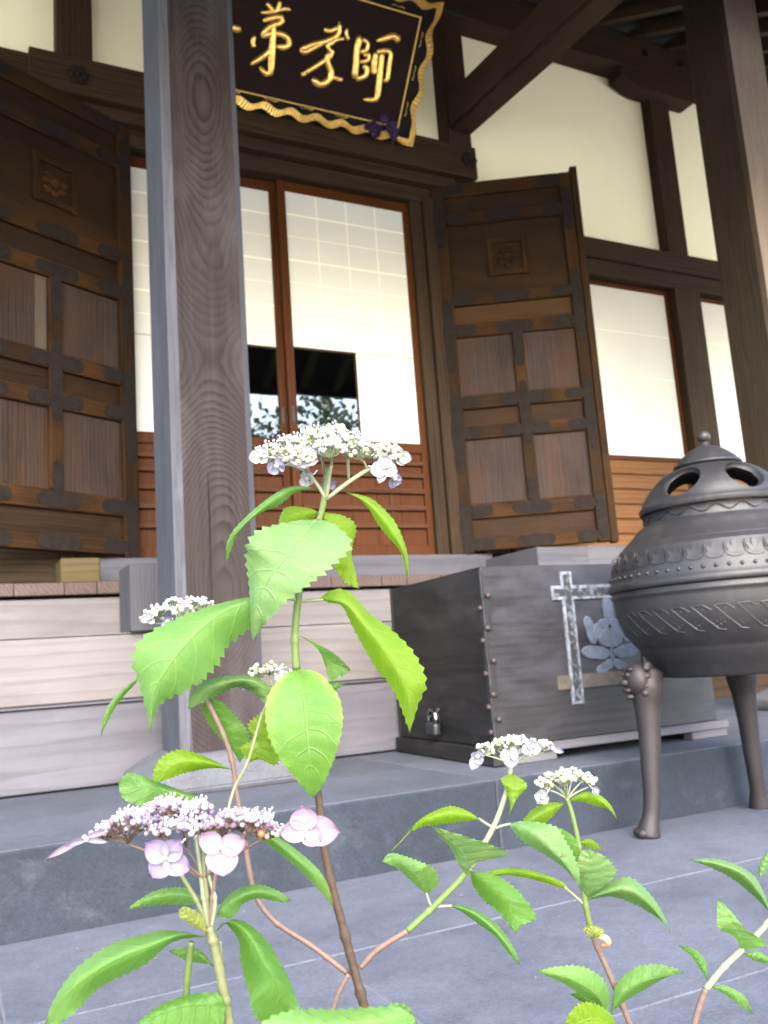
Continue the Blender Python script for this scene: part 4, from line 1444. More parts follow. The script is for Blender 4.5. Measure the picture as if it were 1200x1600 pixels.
# legs
bm = nb()
leg_path = [(0.285, -0.085), (0.312, -0.125), (0.313, -0.165), (0.316, -0.20), (0.321, -0.30), (0.331, -0.42), (0.337, -0.50), (0.347, -0.555), (0.358, -0.59), (0.364, -0.612), (0.366, -0.619)]
leg_rad = [0.036, 0.058, 0.054, 0.044, 0.036, 0.031, 0.028, 0.027, 0.034, 0.040, 0.039]
cp = catmull([(r, 0.0, z, q) for (r, z), q in zip(leg_path, leg_rad)], 44)
# arc length on r,y only would be wrong here, so resample by hand along z
def interp(zq):
    for (r0, z0), (r1, z1), a, b in zip(leg_path, leg_path[1:], leg_rad, leg_rad[1:]):
        if z1 <= zq <= z0:
            f = (z0 - zq) / (z0 - z1)
            return r0 + (r1 - r0) * f, a + (b - a) * f
    return leg_path[-1][0], leg_rad[-1]
zz = [-0.085 - (0.534) * i / 60 for i in range(61)]
raw = [interp(z) for z in zz]
sm2 = [tuple(sum(raw[max(0, min(60, i + j))][q] for j in (-2, -1, 0, 1, 2)) / 5 for q in (0, 1)) for i in range(61)]
add_tube(bm, [(r, 0, z) for (r, q), z in zip(sm2, zz)], [q for r, q in sm2], 18)
for v in bm.verts:      # fluting on the shin
    if v.co.z < -0.2:
        pass
# toes
for s in (-1, 0, 1):
    add_ball(bm, (0.388, s * 0.020, -0.604), 0.0165, 2, (1.1, 0.9, 0.95))
bmesh.ops.recalc_face_normals(bm, faces=bm.faces)
leg_me = bpy.data.meshes.new('leg'); bm.to_mesh(leg_me); bm.free(); leg_me.materials.append(M['bronze_leg'])
for f in leg_me.polygons:
    f.use_smooth = True
# lion mask at the knee
bm = nb()
add_ball(bm, (0.343, 0, -0.118), 0.052, 3, (0.85, 1.1, 1.15))
add_ball(bm, (0.388, 0, -0.125), 0.018, 2, (1, 1.3, 0.8))
add_ball(bm, (0.380, 0, -0.150), 0.016, 2, (1, 1.6, 0.6))
add_ball(bm, (0.372, 0, -0.172), 0.016, 2, (1.2, 1.2, 0.7))
for s in (-1, 1):
    add_ball(bm, (0.380, s * 0.021, -0.100), 0.010, 2)
    add_ball(bm, (0.372, s * 0.024, -0.082), 0.014, 2, (0.8, 1.3, 0.6))
    for k in range(5):
        a = R_(-60 + 38 * k)
        add_ball(bm, (0.333 - 0.004 * k, s * (0.041 + 0.004 * math.cos(a)), -0.120 + 0.048 * math.sin(a)), 0.0105, 2, (1.5, 0.9, 1.2))
bmesh.ops.recalc_face_normals(bm, faces=bm.faces)
mask_me = bpy.data.meshes.new('lion_mask'); bm.to_mesh(mask_me); bm.free(); mask_me.materials.append(M['bronze_leg'])
for f in mask_me.polygons:
    f.use_smooth = True
for a in (158.7, 38.7, -81.3):
    l = link('leg', leg_me, bur)
    l.rotation_euler = (0, 0, R_(a))
    link('lion_mask', mask_me, l)

# ------------------------------------------------------------------ hydrangeas
def leaf(parent, Mid, L, Rr, d, mat, sl=1, sr=1, wf=0.25, name='leaf', quilt=0.0017, lab=None, ser=0.10):
    """Mid, L, Rr: midrib and the two edges; d: depth at base, middle, tip; the edges turn away (+) or towards (-) the viewer by
    what the leaf's real width needs"""
    N = 40
    mid = catmull(Mid, N)
    le = catmull([Mid[0]] + L + [Mid[-1]], N)
    ri = catmull([Mid[0]] + Rr + [Mid[-1]], N)
    ln = sum(math.dist(a, b) for a, b in zip(mid, mid[1:]))
    bm = nb()
    uvl = bm.loops.layers.uv.new('UVMap')
    cols = (-1, -0.7, -0.38, -0.06, 0.06, 0.38, 0.7, 1)
    rows_, uvs = [], {}
    for i in range(N):
        t = i / (N - 1)
        dd = d[0] * (1 - t) * (1 - 2 * t) + 4 * d[1] * t * (1 - t) + d[2] * t * (2 * t - 1)
        wexp = wf * ln * math.sin(PI * t ** 0.8)
        row = []
        for s in cols:
            e, sg = (le[i], sl) if s < 0 else (ri[i], sr)
            a = abs(s)
            ex, ey = e[0] - mid[i][0], e[1] - mid[i][1]
            w = math.hypot(ex, ey)
            dz = sg * math.sqrt(max(0, wexp * wexp - w * w)) * dd / FPX * 0.8
            out = a
            if a == 1 and 2 <= i < N - 2:
                out = 1 + (ser if i % 2 == 0 else -ser * 0.35) * (0.7 + 0.6 * random.random())
            x = mid[i][0] + ex * out
            y = mid[i][1] + ey * out
            if a == 1 and i % 2 == 0 and 2 <= i < N - 3:      # teeth point to the tip
                x += (mid[i + 1][0] - mid[i][0]) * 0.35
                y += (mid[i + 1][1] - mid[i][1]) * 0.35
            q = quilt * math.cos(2 * PI * (7 * t - 1.25 * a ** 1.25)) * a * (1.15 - a) * 2.2
            z = dd + dz * (a ** 1.3) + q + 0.0006 * (a < 0.1)
            v = bm.verts.new(P(x, y, z))
            uvs[v] = ((s + 1) / 2, t)
            row.append(v)
        rows_.append(row)
    for r0, r1 in zip(rows_, rows_[1:]):
        for k in range(len(cols) - 1):
            f = bm.faces.new((r0[k], r0[k + 1], r1[k + 1], r1[k]))
            f.smooth = True
            for lo in f.loops:
                lo[uvl].uv = uvs[lo.vert]
    me = bpy.data.meshes.new(name)
    bm.to_mesh(me)
    bm.free()
    me.materials.append(M[mat])
    return link(name, me, parent, lab)


def stem(parent, pts, mat, r0, r1=None, n=None, ground=False, name='stem', lab=None):
    """pts: (px, py, depth); radii in px at the photograph's scale"""
    n = n or 8 * len(pts)
    r1 = r0 if r1 is None else r1
    c = catmull(pts, n)
    q = [P(*p) for p in c]
    rad = [(r0 + (r1 - r0) * i / (n - 1)) * c[i][2] / FPX * (1 + 0.06 * random.uniform(-1, 1)) for i in range(n)]
    span = sum(math.dist(c[i][:2], c[i + 1][:2]) for i in range(n - 1))
    if span > 120 and r0 > 3.2:
        step = max(6, int(n * 95 / span))
        for i in range(step // 2, n, step):
            rad[i] *= 1.32
    if ground:            # carried on down into the soil
        b = q[0]
        dr = (q[0] - q[2]).normalized()
        pre = []
        z = b.z
        for k in range(1, 9):
            f = k / 8
            zt_ = z + (G + 0.0 - z) * f
            pre.append(Vector((b.x + dr.x * 0.05 * math.sin(f * 1.5), b.y + dr.y * 0.05 * math.sin(f * 1.5), zt_)))
        q = pre[::-1] + q
        rad = [rad[0] * 1.1] * 8 + rad
    bm = nb()
    add_tube(bm, q, rad, 9)
    return obj(name, bm, M[mat], parent, lab, smooth=True)


def petal(parent, c, tip, w, d, mat, cup=0.004, dt=0.0, name='petal'):
    bm = nb()
    uvl = bm.loops.layers.uv.new('UVMap')
    nx, ny = 9, 10
    dx, dy = tip[0] - c[0], tip[1] - c[1]
    L = math.hypot(dx, dy)
    ux, uy = dx / L, dy / L
    grid, uvs = [], {}
    for j in range(ny):
        t = j / (ny - 1)
        wid = w / 2 * (math.sin(PI * min(1, 0.06 + 0.94 * t) ** 0.85) ** 0.62 if t < 1 else 0.0)
        row = []
        for i in range(nx):
            s = -1 + 2 * i / (nx - 1)
            tt = t - 0.10 * s * s * t * (1 if t > 0.5 else t * 2) * 0.6
            x = c[0] + ux * L * tt - uy * wid * s
            y = c[1] + uy * L * tt + ux * wid * s
            z = d + dt * t - cup * (s * s * 0.5 + t * t * 0.5) + 0.0004 * math.sin(9 * s + 5 * t)
            v = bm.verts.new(P(x, y, z))
            uvs[v] = ((s + 1) / 2, t)
            row.append(v)
        grid.append(row)
    for a, b in zip(grid, grid[1:]):
        for i in range(nx - 1):
            f = bm.faces.new((a[i], a[i + 1], b[i + 1], b[i]))
            f.smooth = True
            for lo in f.loops:
                lo[uvl].uv = uvs[lo.vert]
    me = bpy.data.meshes.new(name)
    bm.to_mesh(me); bm.free()
    me.materials.append(M[mat])
    return link(name, me, parent)


def floret(parent, c, tips, d, mat, stalk_from=None, cup=0.004, lab=None, dt=0.0, eye='bud_white'):
    """a sterile floret: centre bead with its sepals as sub-parts"""
    bm = nb()
    add_ball(bm, P(c[0], c[1], d - 0.002), 3.6 * d / FPX, 2)
    if stalk_from:
        q = catmull([(*stalk_from, d + 0.012), ((stalk_from[0] + c[0]) / 2, (stalk_from[1] + c[1]) / 2 + 2, d + 0.01), (c[0], c[1], d + 0.001)], 9)
        add_tube(bm, [P(*p) for p in q], 1.3 * d / FPX, 6)
    f = obj('floret', bm, M[eye], parent, lab, smooth=True)
    for k, tp in enumerate(tips):
        m = mat if isinstance(mat, str) else mat[k % len(mat)]
        petal(f, c, tp[:2], tp[2], d + 0.0006 * k, m, cup, dt if len(tp) < 4 else tp[3])
    return f


def flower_head(parent, hub, nodes, d, per, br, mats, spread, lab, stalk='stem_pale', sw=2.0, bud=(3.2, 5.0), rise=0.7, seed=1, filaments=0, forks=None, fw=3.2, draw_forks=True):
    """hub: px point where the stalks part; nodes: (px, py, depth offset) of the bud clusters"""
    rnd = random.Random(seed)
    sk = nb()
    bms = [nb() for _ in mats]
    fil = nb()
    if forks and draw_forks:
        for fx, fy, fd in forks:
            q = catmull([(hub[0], hub[1], d), (hub[0] + (fx - hub[0]) * 0.5, hub[1] + (fy - hub[1]) * 0.55, d + fd * 0.5), (fx, fy, d + fd)], 9)
            add_tube(sk, [P(*p) for p in q], [fw * (1 - 0.2 * i / 8) * d / FPX for i in range(9)], 7)
    for (nx, ny, dz) in nodes:
        h = (hub[0], hub[1], d)
        if forks:
            fx, fy, fd = min(forks, key=lambda g: abs(g[0] - nx) + 400 * abs(g[2] - dz))
            h = (fx, fy, d + fd)
        hub_ = h
        m1 = (h[0] + (nx - h[0]) * 0.45, h[1] + (ny - h[1]) * 0.4, (h[2] + d + dz) / 2)
        q = catmull([h, m1, (nx, ny + spread * 0.5, d + dz)], 9)
        add_tube(sk, [P(*p) for p in q], [sw * (1 - 0.45 * i / 8) * d / FPX for i in range(9)], 6)
        root = P(nx, ny + spread * 0.5, d + dz)
        for k in range(per):
            a = rnd.uniform(0, 2 * PI)
            rr = math.sqrt(rnd.random())
            px = nx + spread * rr * math.cos(a)
            dp = d + dz + spread * rr * math.sin(a) * d / FPX
            py = ny - rise * spread * (1 - rr * rr) * 0.7 + rnd.uniform(-0.25, 0.35) * spread
            c = P(px, py, dp)
            r = rnd.uniform(*bud) * d / FPX
            i = min(len(mats) - 1, int(rnd.random() ** 1.3 * len(mats)))
            add_ball(bms[i], c, r, 1 if r * FPX / d < 3 else 2, (1, 1, rnd.uniform(0.85, 1.15)))
            if rnd.random() < 0.7:
                add_tube(sk, [root, root.lerp(c, 0.5) + CU * -0.0008, c], 0.8 * d / FPX, 4, cap=False)
            if filaments and rnd.random() < filaments:
                for _ in range(3):
                    e = c + (CU * rnd.uniform(0.4, 1) + CR * rnd.uniform(-.6, .6) + CF * rnd.uniform(-.6, .6)) * (11 * d / FPX)
                    add_tube(fil, [c, e], 0.45 * d / FPX, 3, cap=False)
                    add_ball(fil, e, 1.7 * d / FPX, 1)
    f = obj('flower_head', sk, M[stalk], parent, lab, smooth=True)
    for b, m in zip(bms, mats):
        if len(b.verts):
            obj('buds', b, M[m], f, smooth=True, kind='stuff')
        else:
            b.free()
    if len(fil.verts):
        obj('stamens', fil, M['bud_white'], f, kind='stuff')
    else:
        fil.free()
    return f


# ---- central plant -------------------------------------------------
DA = 0.62
A = thing('hydrangea_plant', 'tall hydrangea in the middle with white lacecap on top and broad green leaves', 'hydrangea', (P(585, 1640, DA).x, P(585, 1640, DA).y, G + 0.03), 0, 'lacecap hydrangeas in front of the temple')
A.location = (0, 0, 0)
stem(A, [(574, 1590, DA), (557, 1528, DA), (535, 1445, DA), (510, 1345, DA), (497, 1238, DA), (482, 1130, DA + .004), (463, 1045, DA + .006)], 'stem_brown', 7.5, 5.5, ground=True, lab='woody brown main stem')
stem(A, [(463, 1045, DA + .006), (461, 990, DA + .004), (469, 915, DA + .003), (486, 850, DA + .004), (502, 802, DA + .002), (509, 765, DA), (514, 730, DA)], 'stem_green', 6.5, 4.5, lab='green upper stem')
stem(A, [(556, 1535, DA), (545, 1500, DA), (540, 1486, DA)], 'stem_pink', 4, 2.5)
stem(A, [(545, 1522, DA + .004), (490, 1480, DA + .006), (430, 1440, DA + .008), (400, 1400, DA + .01), (388, 1350, DA + .012), (382, 1305, DA + .014), (370, 1240, DA + .016), (363, 1190, DA + .016), (348, 1145, DA + .016), (322, 1092, DA + .016)], 'stem_pink', 4.6, 3.8, lab='thin pinkish side stem')
stem(A, [(322, 1092, DA + .016), (305, 1040, DA + .02), (287, 985, DA + .024)], 'stem_pale', 4.0, 3.0)
stem(A, [(545, 1522, DA), (530, 1550, DA), (516, 1590, DA)], 'stem_pink', 4.0, 4.2, ground=False)
# right branch
stem(A, [(563, 1512, DA), (590, 1484, DA), (637, 1454, DA)], 'stem_pink', 4.6, 4.6)
stem(A, [(637, 1454, DA), (678, 1416, DA), (712, 1382, DA), (735, 1355, DA)], 'stem_green', 5.2, 5.0)
stem(A, [(735, 1355, DA), (757, 1318, DA), (775, 1283, DA), (790, 1240, DA), (799, 1196, DA)], 'stem_pale', 4.8, 3.6)

LA = lambda *a, **k: leaf(A, *a, **k)
# top whorl
LA([(500, 800), (470, 803), (446, 815), (428, 850)], [(480, 818), (452, 832), (436, 845)], [(478, 793), (446, 794), (434, 822)], (DA + .006, DA + .012, DA + .02), 'leaf_backlit')
LA([(506, 800), (532, 830), (546, 870), (562, 921)], [(508, 830), (516, 868), (536, 905)], [(536, 806), (556, 823), (549, 862), (556, 896)], (DA + .004, DA + .014, DA + .02), 'leaf_backlit', sl=-1, sr=1)
LA([(499, 811), (455, 861), (416, 910), (400, 947), (394, 1004)], [(458, 814), (400, 832), (386, 868), (390, 915), (391, 960)], [(524, 820), (548, 852), (508, 892), (440, 945), (405, 985)], (DA - .004, DA - .028, DA - .022), 'leaf_pale', sl=1, sr=1)
LA([(497, 764), (463, 763), (432, 778), (388, 814), (360, 846), (352, 883)], [(462, 759), (430, 771), (384, 808), (357, 842)], [(463, 769), (438, 788), (404, 803), (372, 834)], (DA, DA - .008, DA + .006), 'leaf', sl=1, sr=1, wf=0.12)
LA([(538, 768), (572, 785), (600, 813), (618, 840), (632, 868), (637, 912)], [(562, 773), (582, 780), (608, 804), (623, 827), (637, 868)], [(560, 778), (578, 798), (590, 818), (606, 838), (628, 866)], (DA, DA - .006, DA + .004), 'leaf_backlit', wf=0.14)
# second pair
stem(A, [(468, 938, DA + .003), (450, 935, DA), (428, 931, DA - .004)], 'stem_pale', 2.8, 2.4, name='leaf_stalk')
stem(A, [(463, 941, DA + .003), (480, 939, DA + .003), (505, 937, DA + .002)], 'stem_pale', 2.8, 2.4, name='leaf_stalk')
LA([(430, 931), (385, 941), (339, 962), (292, 1004), (258, 1050), (240, 1085), (235, 1145)], [(388, 933), (325, 948), (262, 973), (220, 1000), (210, 1035), (219, 1070), (229, 1110)], [(408, 962), (386, 985), (358, 1005), (340, 1036), (300, 1072), (255, 1095), (241, 1118)], (DA - .004, DA - .035, DA - .035), 'leaf', lab='big drooping leaf in front of the pillar')
LA([(500, 935), (540, 944), (566, 972), (601, 1016), (628, 1062), (641, 1100), (640, 1146)], [(520, 921), (546, 925), (576, 958), (613, 985), (646, 1020), (665, 1064), (654, 1098)], [(512, 941), (534, 947), (554, 985), (585, 1038), (610, 1070), (624, 1098), (634, 1125)], (DA + .002, DA - .012, DA - .004), 'leaf_backlit')
# third node
LA([(463, 1046), (475, 1096), (480, 1150), (485, 1200), (490, 1248)], [(444, 1054), (419, 1086), (416, 1130), (432, 1176), (470, 1226)], [(492, 1048), (515, 1068), (533, 1100), (532, 1150), (512, 1210)], (DA - .004, DA - .03, DA - .02), 'leaf_rim', lab='oval leaf facing the viewer with a yellow rim', ser=0.03)
LA([(466, 992), (490, 1008), (515, 1033), (548, 1047)], [(490, 1003), (520, 1020), (540, 1038)], [(497, 1014), (508, 1040), (517, 1063)], (DA + .006, DA + .02, DA + .03), 'leaf', sl=-1)
LA([(500, 1079), (520, 1073), (541, 1068)], [(520, 1068)], [(520, 1080)], (DA + .012, DA + .02, DA + .028), 'leaf_dark')
# left group
LA([(424, 1092), (404, 1070), (375, 1063), (340, 1072), (310, 1086), (294, 1109)], [(421, 1072), (401, 1058), (372, 1055), (328, 1061), (298, 1084)], [(414, 1098), (393, 1080), (370, 1073), (347, 1083), (318, 1096)], (DA + .01, DA + .0, DA - .004), 'leaf_pale')
LA([(326, 1090), (343, 1118), (360, 1150), (375, 1192)], [(346, 1096), (365, 1116), (388, 1146), (383, 1176)], [(316, 1103), (327, 1132), (346, 1154), (364, 1174)], (DA + .024, DA + .03, DA + .034), 'leaf_dark')
LA([(389, 1192), (404, 1168), (424, 1140), (437, 1114)], [(376, 1170), (394, 1155), (389, 1132), (414, 1112)], [(406, 1187), (431, 1194), (444, 1160), (446, 1130)], (DA + .014, DA + .01, DA + .01), 'leaf_backlit', lab='yellow green leaf with an eaten notch')
LA([(362, 1203), (338, 1195), (310, 1190), (275, 1194), (237, 1223)], [(338, 1190), (310, 1178), (278, 1172), (248, 1189)], [(338, 1200), (311, 1203), (284, 1209), (256, 1219)], (DA + .016, DA + .004, DA - .002), 'leaf_backlit')
LA([(340, 1258), (284, 1242), (234, 1230), (184, 1224)], [(292, 1238), (242, 1220), (204, 1207)], [(290, 1264), (240, 1262), (196, 1250)], (DA + .02, DA + .01, DA + .012), 'leaf', ser=0.04)
LA([(222, 1057), (197, 1075), (172, 1107), (157, 1151)], [(200, 1070), (172, 1098), (160, 1128)], [(212, 1068), (190, 1092), (173, 1118)], (DA + .03, DA + .03, DA + .034), 'leaf', wf=0.13, ser=0.03)
# right branch leaves
stem(A, [(772, 1294, DA), (760, 1287, DA), (748, 1279, DA)], 'stem_pale', 2.2, 1.8, name='leaf_stalk')
LA([(752, 1281), (720, 1273), (690, 1274), (655, 1287), (640, 1298)], [(730, 1267), (702, 1260), (668, 1273), (648, 1288)], [(735, 1282), (694, 1287), (662, 1291), (646, 1298)], (DA, DA - .02, DA - .012), 'leaf_backlit')
stem(A, [(642, 1297, DA - .012), (626, 1315, DA - .012), (611, 1330, DA - .01)], 'leaf_backlit', 1.4, 0.6, name='leaf_tip')
LA([(729, 1366), (727, 1338), (703, 1313), (674, 1291)], [(716, 1350), (708, 1330), (690, 1309)], [(744, 1348), (792, 1336), (768, 1321), (715, 1303)], (DA - .004, DA - .014, DA - .02), 'leaf_pale')
stem(A, [(674, 1417, DA), (670, 1407, DA), (666, 1394, DA)], 'stem_pale', 2.0, 1.8, name='leaf_stalk')
LA([(668, 1398), (655, 1373), (635, 1355), (612, 1340), (595, 1347)], [(683, 1382), (679, 1359), (651, 1345), (612, 1333)], [(656, 1389), (640, 1374), (624, 1359), (606, 1349)], (DA, DA - .014, DA - .02), 'leaf')
stem(A, [(677, 1417, DA), (690, 1416, DA), (706, 1415, DA)], 'stem_pale', 2.2, 1.8, name='leaf_stalk')
LA([(700, 1414), (735, 1424), (765, 1446), (790, 1474), (813, 1509)], [(722, 1415), (754, 1427), (783, 1452), (803, 1482)], [(720, 1424), (744, 1441), (772, 1461), (792, 1486)], (DA, DA - .012, DA - .008), 'leaf')
LA([(735, 1362), (768, 1386), (798, 1416), (806, 1460)], [(764, 1364), (789, 1376), (816, 1400), (836, 1432), (814, 1446)], [(738, 1380), (755, 1405), (780, 1425), (796, 1446)], (DA + .002, DA + .008, DA + .004), 'leaf_dark')
LA([(800, 1207), (805, 1226), (802, 1250), (795, 1275)], [(818, 1220), (823, 1230), (809, 1246), (801, 1262)], [(784, 1216), (790, 1232), (797, 1255)], (DA, DA - .008, DA - .01), 'leaf_backlit')
stem(A, [(774, 1294, DA), (785, 1290, DA), (798, 1287, DA)], 'stem_pale', 2.2, 1.8, name='leaf_stalk')
LA([(794, 1288), (830, 1300), (862, 1328), (888, 1357), (907, 1390)], [(816, 1283), (865, 1291), (887, 1320), (903, 1355)], [(814, 1312), (848, 1333), (880, 1355), (899, 1376)], (DA, DA - .018, DA - .012), 'leaf_pale')

# top flower head: cream buds with white and pale violet florets
flower_head(A, (510, 780), [(425, 712, .012), (452, 700, -.012), (480, 692, .012), (500, 686, -.016), (522, 680, .006), (540, 690, -.014), (545, 702, .02), (562, 705, -.006), (590, 708, .010), (606, 712, -.004), (470, 716, -.02), (515, 702, -.024), (500, 700, .03)],
            DA, 52, 0, ['bud_cream', 'bud_green', 'bud_white'], 26, 'white lacecap flower head at the top of the tall plant', filaments=0.10, sw=2.2, forks=[(481, 738, -.004), (508, 742, .012), (518, 726, -.01), (545, 752, .004), (574, 733, .0), (590, 726, .0)], bud=(2.2, 4.6), seed=3)
floret(A, (406, 712), [(388, 716, 22), (416, 698, 20), (418, 722, 18), (398, 722, 14)], DA - .012, 'petal_white', (450, 715))
floret(A, (432, 728), [(418, 738, 22), (444, 722, 26), (436, 742, 22)], DA - .014, 'petal_blue', (458, 722), dt=.006)
floret(A, (474, 712), [(449, 718, 26), (496, 704, 26), (476, 733, 34), (498, 722, 26)], DA - .024, 'petal_white', (490, 722))
floret(A, (480, 748), [(470, 762, 18), (490, 756, 18), (478, 734, 20)], DA + .004, 'petal_white', (496, 735))
floret(A, (512, 758), [(500, 770, 18), (526, 752, 20), (512, 742, 18)], DA + .01, 'petal_blue', (512, 740))
floret(A, (600, 730), [(578, 738, 26), (604, 710, 24), (622, 738, 24), (592, 756, 18)], DA - .016, 'petal_white', (575, 728))
floret(A, (617, 748), [(610, 764, 14), (627, 756, 18), (624, 740, 16)], DA - .008, 'petal_blue', (600, 735), dt=.006)
floret(A, (624, 712), [(618, 696, 18), (644, 718, 20), (632, 728, 18), (610, 714, 14)], DA - .004, 'petal_white', (600, 716))
# white heads behind
flower_head(A, (287, 985), [(250, 955, .0), (272, 946, .01), (298, 944, .0), (318, 946, .012), (238, 964, .01), (285, 956, -.008)], DA + .026, 26, 0, ['bud_white', 'bud_cream'], 18, 'small white flower head behind the big left leaf', bud=(2.6, 4.2), seed=5)
floret(A, (232, 966), [(218, 970, 12), (238, 955, 12), (242, 974, 12)], DA + .022, 'petal_white', (250, 964))
floret(A, (262, 972), [(252, 982, 14), (274, 976, 14), (262, 962, 12)], DA + .02, 'petal_blue', (270, 966))
flower_head(A, (428, 1082), [(405, 1050, .0), (420, 1046, .01), (440, 1050, .0), (452, 1058, .006)], DA + .02, 24, 0, ['bud_cream', 'bud_white', 'bud_green'], 16, 'small cream flower head behind the oval leaf', bud=(2.6, 4.0), seed=6)
floret(A, (440, 1056), [(428, 1062, 16), (450, 1046, 18), (452, 1066, 18)], DA + .012, 'petal_white')
floret(A, (378, 1068), [(373, 1057, 6), (382, 1081, 7)], DA + .02, 'petal_white')
# right head
flower_head(A, (799, 1196), [(758, 1172, .0), (776, 1163, .012), (797, 1159, -.008), (815, 1160, .01), (836, 1164, .0), (850, 1168, .008), (800, 1166, .016)], DA, 24, 0, ['bud_cream', 'bud_white', 'bud_green'], 15, 'pale lacecap flower head on the right branch', bud=(2.4, 3.8), seed=8)
floret(A, (746, 1182), [(736, 1204, 18), (752, 1196, 16), (735, 1178, 12), (754, 1172, 12)], DA - .01, 'petal_blue', (765, 1176))
floret(A, (797, 1178), [(780, 1182, 20), (812, 1176, 22), (800, 1202, 24)], DA - .016, ['petal_white', 'petal_white', 'petal_blue'], (798, 1186))
floret(A, (828, 1168), [(815, 1176, 18), (832, 1155, 18), (848, 1170, 20), (830, 1182, 14)], DA - .012, 'petal_white', (815, 1176))
floret(A, (864, 1169), [(882, 1176, 10), (856, 1163, 9)], DA - .004, 'petal_blue', (845, 1172))

# ---- pink plant -----------------------------------------------------
DP = 0.52
B = thing('hydrangea_plant', 'near hydrangea with a wide pink and lilac lacecap at lower left', 'hydrangea', (0, 0, 0), 0, 'lacecap hydrangeas in front of the temple')
stem(B, [(360, 1610, DP), (349, 1545, DP), (337, 1485, DP), (326, 1448, DP)], 'stem_olive', 8.5, 7.5, ground=True)
stem(B, [(290, 1580, DP + .02), (293, 1530, DP + .02), (299, 1472, DP + .02)], 'stem_green', 5.5, 5.0, ground=True)
stem(B, [(352, 1580, DP + .012), (348, 1520, DP + .012), (344, 1470, DP + .012)], 'stem_pale', 3.0, 2.6)
stem(B, [(352, 1282, DP + .02), (366, 1232, DP + .03), (388, 1188, DP + .05), (408, 1120, DP + .08), (428, 1080, DP + .11)], 'stem_olive', 2.6, 2.0)
for pts, m, r in ((((326, 1448), (306, 1405), (284, 1368), (262, 1330)), 'stem_olive', 4.5), (((326, 1448), (318, 1400), (312, 1350), (305, 1305)), 'stem_pale', 4.5), (((326, 1448), (322, 1390), (318, 1340), (322, 1300)), 'stem_olive', 4.2), (((328, 1448), (332, 1400), (340, 1350), (352, 1308)), 'stem_pink', 4.0), (((330, 1448), (336, 1405), (326, 1365), (330, 1320)), 'stem_pale', 3.6)):
    stem(B, [(x, y, DP) for x, y in pts], m, r, r * 0.7, name='flower_stalk')
pn = []
rn = random.Random(11)
for k in range(44):
    f = (k + 0.5) / 44
    x = 160 + 270 * f
    a = rn.uniform(-1, 1)
    half = 1 - abs(2 * f - 1) ** 2.6
    y = 1300 - 40 * half * rn.random() - 4 * half
    pn.append((x, y + rn.uniform(-4, 8), a * 0.045 * half))
flower_head(B, (318, 1372), pn, DP, 24, 0, ['bud_pink', 'bud_lilac', 'bud_white', 'bud_pink', 'bud_lilac', 'bud_cream'], 21, 'wide pink and lilac lacecap flower head', stalk='stem_pink', sw=1.5, bud=(2.4, 5.4), seed=12, filaments=0.2, forks=[(200, 1318, 0), (262, 1332, -.01), (290, 1322, .02), (318, 1312, 0), (352, 1312, .01), (385, 1316, -.01), (410, 1310, 0)], fw=2.6)
floret(B, (258, 1341), [(226, 1316, 40), (283, 1312, 36), (298, 1362, 40), (238, 1374, 38)], DP - .05, 'petal_lilac', (290, 1310), lab='lilac floret with four rounded sepals')
floret(B, (345, 1324), [(308, 1306, 36), (386, 1314, 36), (349, 1372, 52)], DP - .052, 'petal_pink', (345, 1310), lab='pink floret with three sepals')
floret(B, (477, 1296), [(471, 1258, 44), (435, 1304, 36), (533, 1302, 48), (500, 1322, 34)], DP - .02, 'petal_pink', (430, 1296), lab='pale pink floret standing out to the right')
floret(B, (132, 1308), [(68, 1344, 11), (178, 1296, 9)], DP - .01, 'petal_pink', (190, 1290), lab='pink floret seen edge-on at the left')
floret(B, (135, 1312), [(100, 1322, 8), (172, 1316, 9)], DP - .012, 'petal_blue')
bm = nb()
add_ball(bm, P(408, 1303, DP - .02), 6 * DP / FPX, 2)
obj('berry', bm, M['bud_red'], B, 'single red brown bud', smooth=True)
LB = lambda *a, **k: leaf(B, *a, **k)
LB([(318, 1404), (275, 1399), (235, 1405), (198, 1422)], [(288, 1387), (246, 1391), (213, 1409)], [(300, 1413), (260, 1413), (220, 1417)], (DP + .02, DP + .03, DP + .03), 'leaf')
LB([(336, 1432), (368, 1406), (405, 1394), (456, 1408)], [(350, 1406), (374, 1388), (405, 1382), (436, 1393)], [(362, 1434), (380, 1412), (405, 1404), (438, 1409)], (DP + .01, DP + .02, DP + .03), 'leaf')
LB([(325, 1460), (306, 1440), (279, 1421)], [(302, 1447), (282, 1434)], [(316, 1432), (292, 1417)], (DP - .004, DP - .012, DP - .016), 'leaf_yellow', ser=0.02)
LB([(324, 1463), (288, 1459), (241, 1476), (177, 1501), (114, 1544), (70, 1602)], [(262, 1453), (226, 1460), (175, 1475), (120, 1513), (86, 1560)], [(272, 1471), (226, 1507), (178, 1530), (148, 1548), (118, 1580), (88, 1600)], (DP, DP - .03, DP - .02), 'leaf', lab='long toothed leaf at the lower left')
LB([(337, 1456), (358, 1440), (386, 1460), (415, 1510), (438, 1550), (455, 1612)], [(350, 1442), (372, 1468), (376, 1500), (386, 1536), (402, 1590)], [(366, 1436), (404, 1456), (433, 1496), (460, 1552), (468, 1596)], (DP, DP - .02, DP - .01), 'leaf_dark', lab='dark drooping leaf right of the olive stem')
LB([(386, 1304), (420, 1309), (460, 1340), (500, 1376), (523, 1420)], [(420, 1302), (466, 1330), (506, 1370)], [(412, 1315), (455, 1348), (496, 1388)], (DP + .03, DP + .02, DP + .03), 'leaf', wf=0.14, ser=0.03)
LB([(354, 1574), (300, 1570), (246, 1586), (204, 1608)], [(340, 1553), (290, 1556), (245, 1574)], [(342, 1612), (300, 1614), (250, 1614)], (DP - .01, DP - .02, DP - .03), 'leaf_dark')
